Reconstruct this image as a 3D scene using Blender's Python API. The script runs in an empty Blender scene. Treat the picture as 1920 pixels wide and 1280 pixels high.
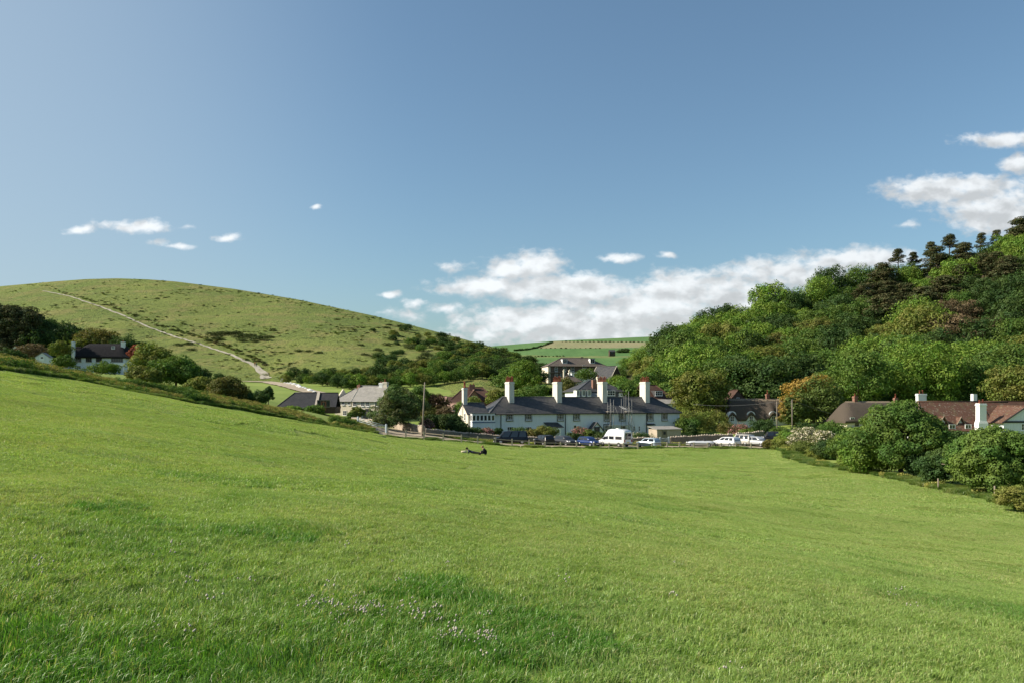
import bpy, math, random
import numpy as np
from mathutils import Vector, Matrix, Euler
random.seed(7)
R = math.radians
scene = bpy.context.scene
COL = scene.collection

# ------------------------------------------------------------------ camera, sky, sun, exposure
F = 1450.0; HZ = 750.0                      # focal length and eye level of the photograph, in its pixels
cam_d = bpy.data.cameras.new('camera'); cam = bpy.data.objects.new('camera', cam_d); COL.objects.link(cam)
cam_d.sensor_fit = 'HORIZONTAL'; cam_d.sensor_width = 36.0; cam_d.lens = 36.0 * F / 1920
cam_d.shift_y = (HZ - 640) / 1920
cam_d.clip_start = 0.1; cam_d.clip_end = 9000
cam.location = (0, 0, 0); cam.rotation_euler = (R(90), 0, 0)
scene.camera = cam
scene.render.resolution_x = 1024; scene.render.resolution_y = 682

SUN_EL = R(34); SUN_AZ = (-1.0, -0.06)       # towards the sun: left, a little beyond the village
_n = math.hypot(*SUN_AZ)
SUN = Vector((SUN_AZ[0]/_n*math.cos(SUN_EL), SUN_AZ[1]/_n*math.cos(SUN_EL), math.sin(SUN_EL)))
sl = bpy.data.lights.new('sun', 'SUN'); sl.energy = 5.0; sl.angle = R(0.55); sl.color = (1.0, 0.90, 0.76)
so = bpy.data.objects.new('sun', sl); COL.objects.link(so); so.rotation_euler = SUN.to_track_quat('Z', 'Y').to_euler()
so.location = (-60, 0, 60)

world = bpy.data.worlds.new("World"); scene.world = world; world.use_nodes = True
SKY_STRENGTH = 0.078
scene.view_settings.view_transform = 'Standard'; scene.view_settings.look = 'None'
scene.view_settings.gamma = 1.0; scene.view_settings.exposure = 0.72
scene.view_settings.use_curve_mapping = False
scene.cycles.max_bounces = 5; scene.cycles.diffuse_bounces = 2; scene.cycles.glossy_bounces = 2
scene.cycles.transmission_bounces = 3; scene.cycles.transparent_max_bounces = 6
scene.cycles.caustics_reflective = False; scene.cycles.caustics_refractive = False
scene.cycles.sample_clamp_indirect = 4
scene.cycles.use_denoising = True

def P(px, py, D):
    return Vector(((px-960)/F*D, D, (HZ-py)/F*D))

class NT:
    def __init__(s, nt): s.nt = nt; s.N = nt.nodes; s.L = nt.links
    def n(s, typ, ins=None, **kw):
        nd = s.N.new(typ)
        for k, v in kw.items(): setattr(nd, k, v)
        for k, v in (ins or {}).items(): s.set(nd.inputs[k], v)
        return nd
    def set(s, sock, v):
        if isinstance(v, bpy.types.NodeSocket): s.L.new(v, sock)
        elif isinstance(v, bpy.types.Node): s.L.new(v.outputs[0], sock)
        else: sock.default_value = v
    def m(s, op, a, b=None, c=None, clamp=False):
        nd = s.N.new('ShaderNodeMath'); nd.operation = op; nd.use_clamp = clamp
        s.set(nd.inputs[0], a)
        if b is not None: s.set(nd.inputs[1], b)
        if c is not None: s.set(nd.inputs[2], c)
        return nd.outputs[0]
    def v(s, op, a, b=None, out=0):
        nd = s.N.new('ShaderNodeVectorMath'); nd.operation = op
        s.set(nd.inputs[0], a)
        if b is not None: s.set(nd.inputs[1], b)
        return nd.outputs[out]
    def mix(s, f, a, b):
        nd = s.N.new('ShaderNodeMix'); nd.data_type = 'RGBA'
        s.set(nd.inputs[0], f); s.set(nd.inputs[6], a); s.set(nd.inputs[7], b)
        return nd.outputs[2]
    def noise(s, vec, scale, detail=3, rough=.55, out=0):
        nd = s.N.new('ShaderNodeTexNoise'); s.set(nd.inputs['Vector'], vec)
        s.set(nd.inputs['Scale'], scale); s.set(nd.inputs['Detail'], detail); s.set(nd.inputs['Roughness'], rough)
        return nd.outputs[out]
    def ramp(s, f, lo, hi, a=0., b=1.):
        nd = s.N.new('ShaderNodeMapRange'); nd.interpolation_type = 'SMOOTHSTEP'
        s.set(nd.inputs[0], f); s.set(nd.inputs[1], lo); s.set(nd.inputs[2], hi); s.set(nd.inputs[3], a); s.set(nd.inputs[4], b)
        return nd.outputs[0]

def rgb(c): return (c[0], c[1], c[2], 1.0)

# sky with clouds: each cloud is an ellipse of directions (in the photograph's pixels) broken up by noise
CLOUDS = [  # cx, cy, rx, ry, weight
 (990,498,88,36,1),(905,538,120,24,.9),(1060,545,200,40,1),(960,612,150,46,1),(1060,610,200,50,1.05),(1200,585,260,70,1),
 (1330,545,200,50,.95),(1480,515,200,40,.9),(1600,490,150,30,.9),(1380,600,240,60,.9),(1165,482,42,12,.75),(1255,478,20,7,.55),
 (1790,354,165,36,1.05),(1860,384,130,58,1.1),(1890,262,110,17,.8),(1910,308,40,24,.9),(1860,415,90,30,.9),(1700,418,44,12,.45),
 (262,425,92,17,.78),(155,433,38,9,.66),(432,446,36,10,.70),(297,455,30,9,.5),(345,463,34,6,.5),(594,391,14,7,.5),(350,425,20,7,.4),
 (722,556,30,8,.7),(780,568,34,12,.6),(832,577,36,14,.7),(845,497,44,16,.6),(770,590,60,10,.4),(850,630,80,20,.5)]
def build_world():
    g = bpy.data.node_groups.new('cloud_density', 'ShaderNodeTree')
    g.interface.new_socket('Vector', in_out='INPUT', socket_type='NodeSocketVector')
    g.interface.new_socket('Density', in_out='OUTPUT', socket_type='NodeSocketFloat')
    g.interface.new_socket('Smooth', in_out='OUTPUT', socket_type='NodeSocketFloat')
    t = NT(g); gi = t.n('NodeGroupInput'); go = t.n('NodeGroupOutput')
    w = t.noise(gi.outputs[0], 0.012, 3, .5, out=1)
    wv = t.v('MULTIPLY', t.v('SUBTRACT', w, (.5, .5, .5)), (46, 26, 0))
    pos = t.v('ADD', gi.outputs[0], wv)
    acc = None
    for cx, cy, rx, ry, wt in CLOUDS:
        d = t.v('MULTIPLY', t.v('SUBTRACT', pos, (cx, cy, 0)), (1/rx, 1/ry, 0))
        e = t.m('MULTIPLY', t.m('SUBTRACT', 1.0, t.v('LENGTH', d, out=1)), wt)
        acc = e if acc is None else t.m('SMOOTH_MAX', acc, e, .12)
    w2 = t.noise(gi.outputs[0], 0.045, 2, .5, out=1)
    st = t.v('ADD', t.v('MULTIPLY', gi.outputs[0], (1, 1.6, 1)), t.v('MULTIPLY', t.v('SUBTRACT', w2, (.5, .5, .5)), (16, 16, 0)))
    n1 = t.noise(st, 0.0125, 5, .52)
    n2 = t.noise(st, 0.05, 4, .5)
    nn = t.m('ADD', t.m('MULTIPLY', t.m('SUBTRACT', n1, .5), 1.7), t.m('MULTIPLY', t.m('SUBTRACT', n2, .5), .9))
    d = t.m('ADD', t.m('MINIMUM', acc, .62), t.m('MULTIPLY', nn, .62))
    t.set(go.inputs[0], d)
    n3 = t.noise(st, 0.020, 3, .5)
    t.set(go.inputs[1], t.m('ADD', t.m('MULTIPLY', acc, .5), t.m('MULTIPLY', n3, 1.5)))

    t = NT(world.node_tree); t.N.clear()
    tc = t.n('ShaderNodeTexCoord'); sep = t.n('ShaderNodeSeparateXYZ', {0: tc.outputs['Generated']})
    y = t.m('MAXIMUM', sep.outputs[1], .02)
    u = t.m('MULTIPLY_ADD', t.m('DIVIDE', sep.outputs[0], y), F, 960)
    v = t.m('MULTIPLY_ADD', t.m('DIVIDE', sep.outputs[2], y), -F, HZ)
    uv = t.n('ShaderNodeCombineXYZ', {0: u, 1: v}).outputs[0]
    def dens(vec):
        nd = t.N.new('ShaderNodeGroup'); nd.node_tree = g; t.set(nd.inputs[0], vec); return nd.outputs
    (d0, s0) = tuple(dens(uv))[:2]; s1 = dens(t.v('ADD', uv, (-14, -17, 0)))[1]
    front = t.ramp(sep.outputs[1], .05, .2)
    a = t.m('MULTIPLY', t.m('MULTIPLY', t.ramp(d0, -.03, .60), front), .94)
    lit = t.ramp(t.m('SUBTRACT', s0, s1), -.30, .46)
    thick = t.ramp(d0, .35, 1.2)
    low = t.ramp(v, 520, 640)
    br = t.m('SUBTRACT', t.m('ADD', .66, t.m('MULTIPLY', lit, .33)), t.m('MULTIPLY', t.m('MULTIPLY', thick, .10), t.m('ADD', .4, low)))
    br = t.m('SUBTRACT', br, t.m('MULTIPLY', t.ramp(u, 1150, 1450), .06))
    sky = t.n('ShaderNodeTexSky'); sky.sky_type = 'NISHITA'; sky.sun_disc = False
    sky.sun_elevation = SUN_EL; sky.sun_rotation = math.atan2(SUN_AZ[0], SUN_AZ[1])
    sky.altitude = 30; sky.air_density = 1.0; sky.dust_density = 2.0; sky.ozone_density = 1.6
    skyc = t.v('MULTIPLY', sky.outputs[0], (.96, 1.13, 1.12))
    skyc = t.mix(t.ramp(t.m('MULTIPLY', sep.outputs[0], -1), .1, .62, 0, .62), skyc, (3.15, 3.95, 4.75, 1))
    cc = t.v('MULTIPLY', t.n('ShaderNodeCombineXYZ', {0: br, 1: br, 2: br}).outputs[0], (7.9, 8.2, 8.4))
    bg = t.n('ShaderNodeBackground', {'Color': t.mix(a, skyc, cc), 'Strength': SKY_STRENGTH})
    o = t.n('ShaderNodeOutputWorld'); t.L.new(bg.outputs[0], o.inputs[0])
build_world()

# ------------------------------------------------------------------ terrain functions
def interp(tab, x):
    a = np.array(tab, float); return np.interp(x, a[:, 0], a[:, 1])
def vnoise(x, y, seed=0):
    x = np.asarray(x, float); y = np.asarray(y, float)
    xi = np.floor(x).astype(np.int64); yi = np.floor(y).astype(np.int64)
    fx = x-xi; fy = y-yi; fx = fx*fx*(3-2*fx); fy = fy*fy*(3-2*fy)
    def h(i, j):
        n = (i*374761393 + j*668265263 + seed*974711) & 0x7fffffff
        n = ((n ^ (n >> 13))*1274126177) & 0x7fffffff
        return ((n ^ (n >> 16)) & 0xffff)/65535.0
    return (h(xi, yi)*(1-fx)+h(xi+1, yi)*fx)*(1-fy)+(h(xi, yi+1)*(1-fx)+h(xi+1, yi+1)*fx)*fy

CP = [(0,0,-1.6),(-6,5,-1.05),(6,5,-2.25),(-20,-10,.6),(20,-10,-3.6),(36,5,-7.0),(0,20,-2.75),(-15,20,-.9),(15,20,-4.9),(36,25,-7.3),
      (-28,35,.9),(0,45,-4.5),(15,45,-6.1),(37,53,-7.55),(38,80,-7.5),(40,118,-7.2),(20,80,-7.2),(0,80,-6.0),(-15,80,-3.5),(10,100,-7.1),
      (-40,60,2.2),(-39,85,.2),(-50,40,3.2),(-49.7,75,3.8),(-45.5,100,1.9),(-36,115,-.9),(-29,118,-2.6),(-62,90,4.2),(-44,66,2.9),(-26,112,-4.1),(-60,125,2.2),(50,60,-6.6),(60,100,-6.0),(100,100,-4),(90,60,-5),(120,130,-3),
      (0,-60,-1.6),(60,-60,-8),(-60,-60,6)]
for px, py, D in [(740,818,115),(795,823,114),(865,829,114),(960,836,116),(1100,839,117),(1274,838,118),(185,699,220),(60,690,190),(300,726,180),
                  (440,742,170),(480,752,165),(560,776,165),(690,788,170),(620,792,150),(740,800,150),(960,825,138),(1270,817,151),(880,768,200),(1130,764,195),
                  (1080,718,300),(820,737,230),(760,722,270),(900,707,290),(1420,797,160),(1620,795,150),(1830,815,120),(520,714,320),(420,716,300),(300,716,300),
                  (1250,780,190),(1500,780,190),(1920,770,190),(1000,735,260),(480,718,300),(650,728,260),(100,705,300),(1000,716,300)]:
    p = P(px, py, D); CP.append((p.x, p.y, p.z))
CP = np.array(CP)
def _tps(r2): return np.where(r2 > 1e-9, .5*r2*np.log(r2+1e-9), 0)
_n = len(CP); TS = 100.0
_xy = CP[:, :2]/TS
_r2 = ((_xy[:, None]-_xy[None])**2).sum(-1)
A = np.zeros((_n+3, _n+3)); A[:_n, :_n] = _tps(_r2)+np.eye(_n)*.0006
A[:_n, _n] = 1; A[:_n, _n+1:] = _xy; A[_n:, :_n] = A[:_n, _n:].T
TW = np.linalg.solve(A, np.concatenate([CP[:, 2], np.zeros(3)]))
def gz(x, y):
    x = np.atleast_1d(np.asarray(x, float)); y = np.atleast_1d(np.asarray(y, float))
    sh = x.shape; xf = x.ravel(); yf = y.ravel()
    xc = np.clip(xf, -190, 190)/TS; yc = np.clip(yf, -40, 320)/TS
    out = np.full(xf.shape, TW[_n]) + TW[_n+1]*xc + TW[_n+2]*yc
    for i in range(_n):
        out += TW[i]*_tps((xc-_xy[i, 0])**2+(yc-_xy[i, 1])**2)
    d = np.hypot(np.maximum(np.abs(xf)-190, 0), np.maximum(np.maximum(-40-yf, yf-320), 0))
    k = np.clip(d/250, 0, 1); k = k*k*(3-2*k)
    out = out*(1-k)+np.where(yf > 320, 3.0-4*np.clip((np.abs(xf)-190)/200, 0, 4), -14)*k
    out += (vnoise(xf/7.0, yf/7.0, 1)-.5)*.30+(vnoise(xf/2.3, yf/2.6, 2)-.5)*.12+(vnoise(xf/19, yf/19, 3)-.5)*.5*np.clip(np.hypot(xf, yf)/30, 0, 1)
    return out.reshape(sh)
_g0 = float(gz(0, 0)[0])
def gz1(x, y): return float(gz(x, y)[0])
EYE_FIX = -1.6-_g0

class Hill:
    """a ridge: for every bearing a foot and a crest, with a convex slope between and a back slope behind"""
    def __init__(s, foot, footD, crest, crestD, g=1.5, amp=1.5, seed=5):
        s.foot, s.footD, s.crest, s.crestD, s.g, s.amp, s.seed = foot, footD, crest, crestD, g, amp, seed
    def pt(s, px, t):
        px = np.asarray(px, float); t = np.asarray(t, float)
        pf = interp(s.foot, px); df = interp(s.footD, px); pc = interp(s.crest, px); dc = interp(s.crestD, px)
        tt = np.clip(t, -1, 1); D = df+(dc-df)*t
        zf = (HZ-pf)/F*df; zc = (HZ-pc)/F*dc
        k = np.where(tt >= 0, 1-(1-np.clip(tt, 0, 1))**s.g, tt*1.5)
        py = pf+(pc-pf)*k
        z = (HZ-py)/F*D
        back = np.clip(t-1, 0, None)
        z = np.where(t > 1, zc*(1-np.clip(back*1.1, 0, 1.3)**1.6)-back*6, z)
        x = (px-960)/F*D
        n = (vnoise(x/34, D/34, s.seed)-.5)*2*s.amp+(vnoise(x/11, D/11, s.seed+1)-.5)*s.amp*.5
        z = z+n*np.clip(np.minimum(t*3, np.maximum(1-t, 0)*3), 0, 1)
        return x, D, z
    def hit(s, px, py):
        """the point of the slope seen at this pixel"""
        ts = np.linspace(0, 1, 240); x, y, z = s.pt(np.full(240, float(px)), ts)
        sp = HZ-z/y*F
        i = np.where(sp <= py)[0]
        k = i[0] if len(i) else 239
        return Vector((x[k], y[k], z[k])), ts[k]

down = Hill(foot=[(-500,716),(100,708),(300,716),(500,716),(650,728),(800,722),(900,708),(1000,716),(1100,722),(1200,730)],
            footD=[(-500,290),(500,320),(650,262),(800,270),(1000,290),(1200,300)],
            crest=[(-500,600),(-300,572),(-100,545),(0,537),(100,528),(160,523.5),(220,522),(280,524),(330,528),(440,542),(560,562),(700,592),(800,617),(900,644),(950,658),(1000,676),(1030,694),(1080,720),(1200,760)],
            crestD=[(-500,620),(0,700),(400,680),(700,590),(900,500),(1000,450),(1200,400)], g=1.35, amp=1.6)
wood = Hill(foot=[(1050,742),(1150,752),(1250,772),(1400,782),(2600,782)], footD=[(1050,240),(1200,200),(1400,186),(2600,186)],
            crest=[(1050,748),(1130,712),(1200,680),(1270,648),(1400,612),(1500,580),(1560,562),(1650,536),(1750,502),(1850,468),(1885,442),(1920,414),(2000,385),(2300,330),(2600,300)],
            crestD=[(1050,290),(1200,300),(1500,320),(1900,330),(2600,330)], g=1.15, amp=1.2, seed=9)
far = Hill(foot=[(500,740),(1400,740),(1900,740)], footD=[(500,640),(1900,640)],
           crest=[(500,690),(800,662),(930,648),(1040,639),(1220,631),(1400,624),(1900,610)], crestD=[(500,1500),(1900,1500)], g=1.05, amp=2, seed=12)

# ------------------------------------------------------------------ materials
MATS = {}
def mat(name, fn):
    if name in MATS: return MATS[name]
    m = bpy.data.materials.new(name); m.use_nodes = True
    t = NT(m.node_tree); t.N.clear(); out = t.n('ShaderNodeOutputMaterial')
    sh = fn(t); t.L.new(sh, out.inputs[0]); MATS[name] = m
    return m
def bsdf(t, col, rough=.8, spec=.3, normal=None, metal=0.0, extra=None):
    i = {'Base Color': col, 'Roughness': rough, 'Specular IOR Level': spec, 'Metallic': metal}
    if normal is not None: i['Normal'] = normal
    if extra: i.update(extra)
    return t.n('ShaderNodeBsdfPrincipled', i).outputs[0]
def bump(t, h, strength=.5, dist=.1):
    return t.n('ShaderNodeBump', {'Height': h, 'Strength': strength, 'Distance': dist}).outputs[0]
def gpos(t): return t.n('ShaderNodeNewGeometry').outputs['Position']
def opos(t): return t.n('ShaderNodeTexCoord').outputs['Object']

def plain(name, c, rough=.7, spec=.3, var=.18, scale=2.0, metal=0.0):
    def f(t):
        n = t.noise(opos(t), scale, 4)
        n2 = t.noise(opos(t), scale*9, 3)
        k = t.m('ADD', t.m('MULTIPLY', t.m('SUBTRACT', n, .5), var*2.4), t.m('MULTIPLY', t.m('SUBTRACT', n2, .5), var*1.2))
        col = t.v('MULTIPLY', rgb(c)[:3], t.n('ShaderNodeCombineXYZ', {0: t.m('ADD', 1, k), 1: t.m('ADD', 1, k), 2: t.m('ADD', 1, k)}).outputs[0])
        return bsdf(t, col, rough, spec, metal=metal)
    return mat(name, f)
def render_wall(name, c, stain=.25):
    def f(t):
        p = opos(t); n = t.noise(p, .8, 5); st = t.noise(t.v('MULTIPLY', p, (3, 3, .35)), 1.0, 4)
        k = t.ramp(st, .45, .75, 0, stain); d = t.mix(k, rgb(c), rgb([c[0]*.55, c[1]*.55, c[2]*.5]))
        d = t.mix(t.ramp(n, .35, .7, 0, .25), d, rgb([c[0]*.8, c[1]*.8, c[2]*.78]))
        return bsdf(t, d, .85, .2, bump(t, t.noise(p, 14, 3), .3, .02))
    return mat(name, f)
def brickish(name, c1, c2, mortar, sx, sy, bump_s=.4, moss=0.0, rough=.8, lichen=0.0, offset=.5):
    """tiles, slates or bricks laid in the face's own UV, in metres"""
    def f(t):
        uv = t.n('ShaderNodeTexCoord').outputs['UV']
        b = t.n('ShaderNodeTexBrick', {'Vector': uv, 'Color1': rgb(c1), 'Color2': rgb(c2), 'Mortar': rgb(mortar), 'Scale': 1.0,
                                       'Mortar Size': .012, 'Brick Width': sx, 'Row Height': sy, 'Bias': -.1}, offset=offset)
        p = opos(t)
        n = t.noise(p, 1.1, 5, .6)
        col = t.mix(t.ramp(n, .35, .7, 0, .55), b.outputs[0], rgb([c*.62 for c in c1]))
        if moss: col = t.mix(t.m('MULTIPLY', t.ramp(t.noise(p, .9, 6, .7), .5, .68), moss), col, rgb((.13, .14, .06)))
        if lichen: col = t.mix(t.m('MULTIPLY', t.ramp(t.noise(p, 3.2, 5, .8), .56, .68), lichen), col, rgb((.42, .42, .34)))
        return bsdf(t, col, rough, .25, bump(t, b.outputs[1], -bump_s, .03))
    return mat(name, f)

def M_(k):
    return {
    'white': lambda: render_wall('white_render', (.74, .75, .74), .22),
    'bluewhite': lambda: render_wall('white_render_cool_shade', (.66, .69, .72), .22),  # white walls in shade: the blue of the shade is in the colour
    'cream': lambda: render_wall('cream_render', (.70, .63, .50), .3),
    'pinkcream': lambda: render_wall('pale_stone_render', (.62, .56, .47), .35),
    'chim': lambda: render_wall('chimney_render', (.60, .58, .53), .8),
    'slate': lambda: brickish('slate_roof', (.046, .048, .053), (.085, .082, .082), (.04, .04, .04), .32, .24, .35, .15, rough=.5),
    'slate_brown': lambda: brickish('weathered_slate_roof', (.10, .082, .070), (.14, .115, .10), (.04, .035, .03), .32, .24, .5, .3, lichen=.15),
    'slate_pale': lambda: brickish('pale_slate_roof', (.26, .25, .23), (.33, .31, .28), (.15, .14, .13), .32, .24, .5, .15, lichen=.3),
    'barn_slate': lambda: brickish('dark_barn_roof', (.035, .037, .042), (.05, .05, .055), (.02, .02, .02), .3, .25, .4),
    'redtile': lambda: brickish('red_clay_tile', (.140, .064, .042), (.095, .058, .042), (.05, .03, .02), .2, .16, .8, .35, lichen=.7),
    'darktile': lambda: brickish('dark_brown_tile', (.075, .036, .026), (.095, .05, .036), (.03, .02, .015), .2, .16, .7, .2),
    'pinktile': lambda: brickish('pink_tile', (.40, .25, .19), (.46, .32, .25), (.2, .12, .1), .2, .16, .5, .1),
    'brick': lambda: brickish('red_brick', (.26, .10, .065), (.20, .085, .06), (.25, .2, .16), .22, .075, .4),
    'darkbrick': lambda: brickish('brown_brick', (.11, .075, .055), (.15, .10, .07), (.14, .12, .1), .22, .075, .4),
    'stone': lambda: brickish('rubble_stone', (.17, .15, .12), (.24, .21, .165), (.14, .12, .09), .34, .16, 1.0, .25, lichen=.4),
    'stone_lit': lambda: brickish('pale_sunlit_rubble_stone', (.40, .33, .26), (.50, .42, .34), (.2, .17, .13), .34, .18, 1.0, .2, lichen=.3),  # lighter rubble stone, with the sun on walls and copings put into its colour
    'terracotta': lambda: plain('terracotta', (.20, .065, .04), .8, .2, var=.4, scale=4),
    'lead': lambda: plain('lead', (.10, .105, .11), .6),
    'black': lambda: plain('black_paint', (.025, .026, .028), .5),
    'wtrim': lambda: plain('white_paint', (.78, .78, .76), .5, var=.06),
    'wood': lambda: plain('weathered_wood', (.22, .185, .14), .85, var=.4, scale=5),
    'wood_dark': lambda: plain('dark_wood', (.07, .045, .03), .8, var=.4),
    'redwood': lambda: plain('red_brown_wood', (.24, .10, .055), .8, var=.3),
    'steel': lambda: plain('galvanised_steel', (.42, .44, .45), .45, .5, .12, 6, .4),
    'pole': lambda: plain('pole_wood', (.21, .18, .145), .85, var=.35, scale=3),
    'conc': lambda: plain('concrete', (.45, .40, .33), .9, var=.2),
    'glass': lambda: mat('window_glass', lambda t: bsdf(t, rgb((.03, .035, .04)), .06, .8)),
    'curtain_glass': lambda: mat('curtained_glass', lambda t: bsdf(t, t.mix(t.ramp(t.noise(opos(t), 1.6, 2), .46, .52), rgb((.03, .03, .035)), rgb((.07, .06, .05))), .1, .6)),
    'carglass': lambda: mat('car_glass', lambda t: bsdf(t, rgb((.012, .015, .02)), .04, .9)),
    'tyre': lambda: plain('tyre_rubber', (.022, .022, .022), .85),
    'rim': lambda: plain('alloy_rim', (.45, .45, .46), .35, .5, .05, 3, .7),
    'redlamp': lambda: mat('red_lens', lambda t: bsdf(t, rgb((.5, .02, .02)), .15, .6)),
    'clearlamp': lambda: mat('clear_lens', lambda t: bsdf(t, rgb((.75, .76, .78)), .1, .7)),
    'bumper': lambda: plain('bumper_plastic', (.035, .035, .037), .6),
    'plate_y': lambda: plain('yellow_plate', (.75, .55, .08), .4, var=.03),
    'plate_w': lambda: plain('white_plate', (.75, .75, .73), .4, var=.03),
    'bark': lambda: plain('bark', (.09, .07, .05), .95, var=.5, scale=3),
    'thatch': lambda: thatch('brown_thatch', (.105, .086, .068), (.065, .053, .044)),
    'thatch_dark': lambda: thatch('dark_thatch', (.022, .021, .024), (.013, .013, .015)),
    'thatch_ridge': lambda: thatch('pale_thatch_ridge', (.25, .20, .14), (.17, .135, .10)),
    }[k]()
def thatch(name, c1, c2):
    def f(t):
        p = opos(t); n = t.noise(p, 1.3, 6, .65); n2 = t.noise(t.v('MULTIPLY', p, (9, 9, 1.4)), 2.2, 4, .7)
        col = t.mix(n2, rgb(c1), rgb(c2)); col = t.mix(t.ramp(n, .5, .72, 0, .45), col, rgb((c1[0]*.8, c1[1]*.95, c1[2]*.7)))
        return bsdf(t, col, .95, .1, bump(t, t.m('ADD', n, n2), .8, .12))
    return mat(name, f)
def car_paint(name, c, metal=.2, rough=.28):
    return mat('paint_'+name, lambda t: bsdf(t, rgb(c), rough, .35, metal=metal, extra={'Coat Weight': .5 if max(c) > .1 else .12, 'Coat Roughness': .1}))

def leaf_mat(name, c, c2=None, trans=.22, var=.6, flower=None, famt=0.0, hue_scale=.35, lohi=(.38, .62), tips=None):
    """foliage: every leaf its own shade, drifting through two colours over the crown"""
    c2 = c2 or (c[0]*1.5, c[1]*1.15, c[2]*.7)
    def f(t):
        g = t.n('ShaderNodeNewGeometry'); oi = t.n('ShaderNodeObjectInfo')
        p = t.v('ADD', opos(t), t.n('ShaderNodeCombineXYZ', {0: t.m('MULTIPLY', oi.outputs['Random'], 50.)}).outputs[0])
        rnd = g.outputs['Random Per Island']
        fac = t.noise(p, hue_scale, 3)
        if tips: q = t.n('ShaderNodeSeparateXYZ', {0: opos(t)}); fac = t.m('ADD', fac, t.m('ADD', t.m('MULTIPLY', q.outputs[0], tips[0]), t.m('MULTIPLY', t.m('SUBTRACT', q.outputs[2], tips[2]), tips[1])))
        base = t.mix(t.ramp(fac, *lohi), rgb(c), rgb(c2))
        k = t.m('ADD', 1-var*.55, t.m('MULTIPLY', rnd, var*1.1))
        k = t.m('MULTIPLY', k, t.m('ADD', .86, t.m('MULTIPLY', oi.outputs['Random'], .28)))
        col = t.v('MULTIPLY', base, t.n('ShaderNodeCombineXYZ', {0: k, 1: k, 2: k}).outputs[0])
        if flower:
            fl = t.m('LESS_THAN', t.m('FRACT', t.m('MULTIPLY', rnd, 17.31)), famt)
            col = t.mix(fl, col, rgb(flower))
        d = t.n('ShaderNodeBsdfDiffuse', {'Color': col, 'Roughness': .3}).outputs[0]
        tcol = t.v('MULTIPLY', col, (1.25, 1.35, .55))
        tr = t.n('ShaderNodeBsdfTranslucent', {'Color': tcol}).outputs[0]
        gl = t.n('ShaderNodeBsdfGlossy', {'Color': (.8, .9, .8, 1), 'Roughness': .6}).outputs[0]
        a = t.n('ShaderNodeMixShader', {0: trans, 1: d, 2: tr}).outputs[0]
        return t.n('ShaderNodeMixShader', {0: .012, 1: a, 2: gl}).outputs[0]
    return mat('leaves_'+name, f)

# ------------------------------------------------------------------ mesh helpers
def props(o, label=None, cat=None, group=None, kind=None):
    if label: o['label'] = label
    if cat: o['category'] = cat
    if group: o['group'] = group
    if kind: o['kind'] = kind
    return o
def empty(name, loc, rz=0, label=None, cat=None, group=None):
    o = bpy.data.objects.new(name, None); COL.objects.link(o); o.location = loc; o.rotation_euler = (0, 0, rz)
    o.empty_display_size = .3
    return props(o, label, cat, group)
def link_mesh(name, me, parent=None, loc=None):
    o = bpy.data.objects.new(name, me); COL.objects.link(o)
    if parent is not None: o.parent = parent
    if loc is not None: o.location = loc
    return o
def np_mesh(name, V, Fq, material, smooth=False, uv=None):
    me = bpy.data.meshes.new(name); V = np.asarray(V, np.float32); Fq = np.asarray(Fq, np.int32)
    k = Fq.shape[1]; n = len(Fq)
    me.vertices.add(len(V)); me.vertices.foreach_set('co', V.ravel())
    me.loops.add(n*k); me.loops.foreach_set('vertex_index', Fq.ravel())
    me.polygons.add(n); me.polygons.foreach_set('loop_start', np.arange(0, n*k, k, dtype=np.int32))
    me.polygons.foreach_set('loop_total', np.full(n, k, np.int32))
    if smooth: me.polygons.foreach_set('use_smooth', np.ones(n, bool))
    me.update(calc_edges=True)
    for m in (material if isinstance(material, (list, tuple)) else [material]): me.materials.append(m)
    return me
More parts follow.
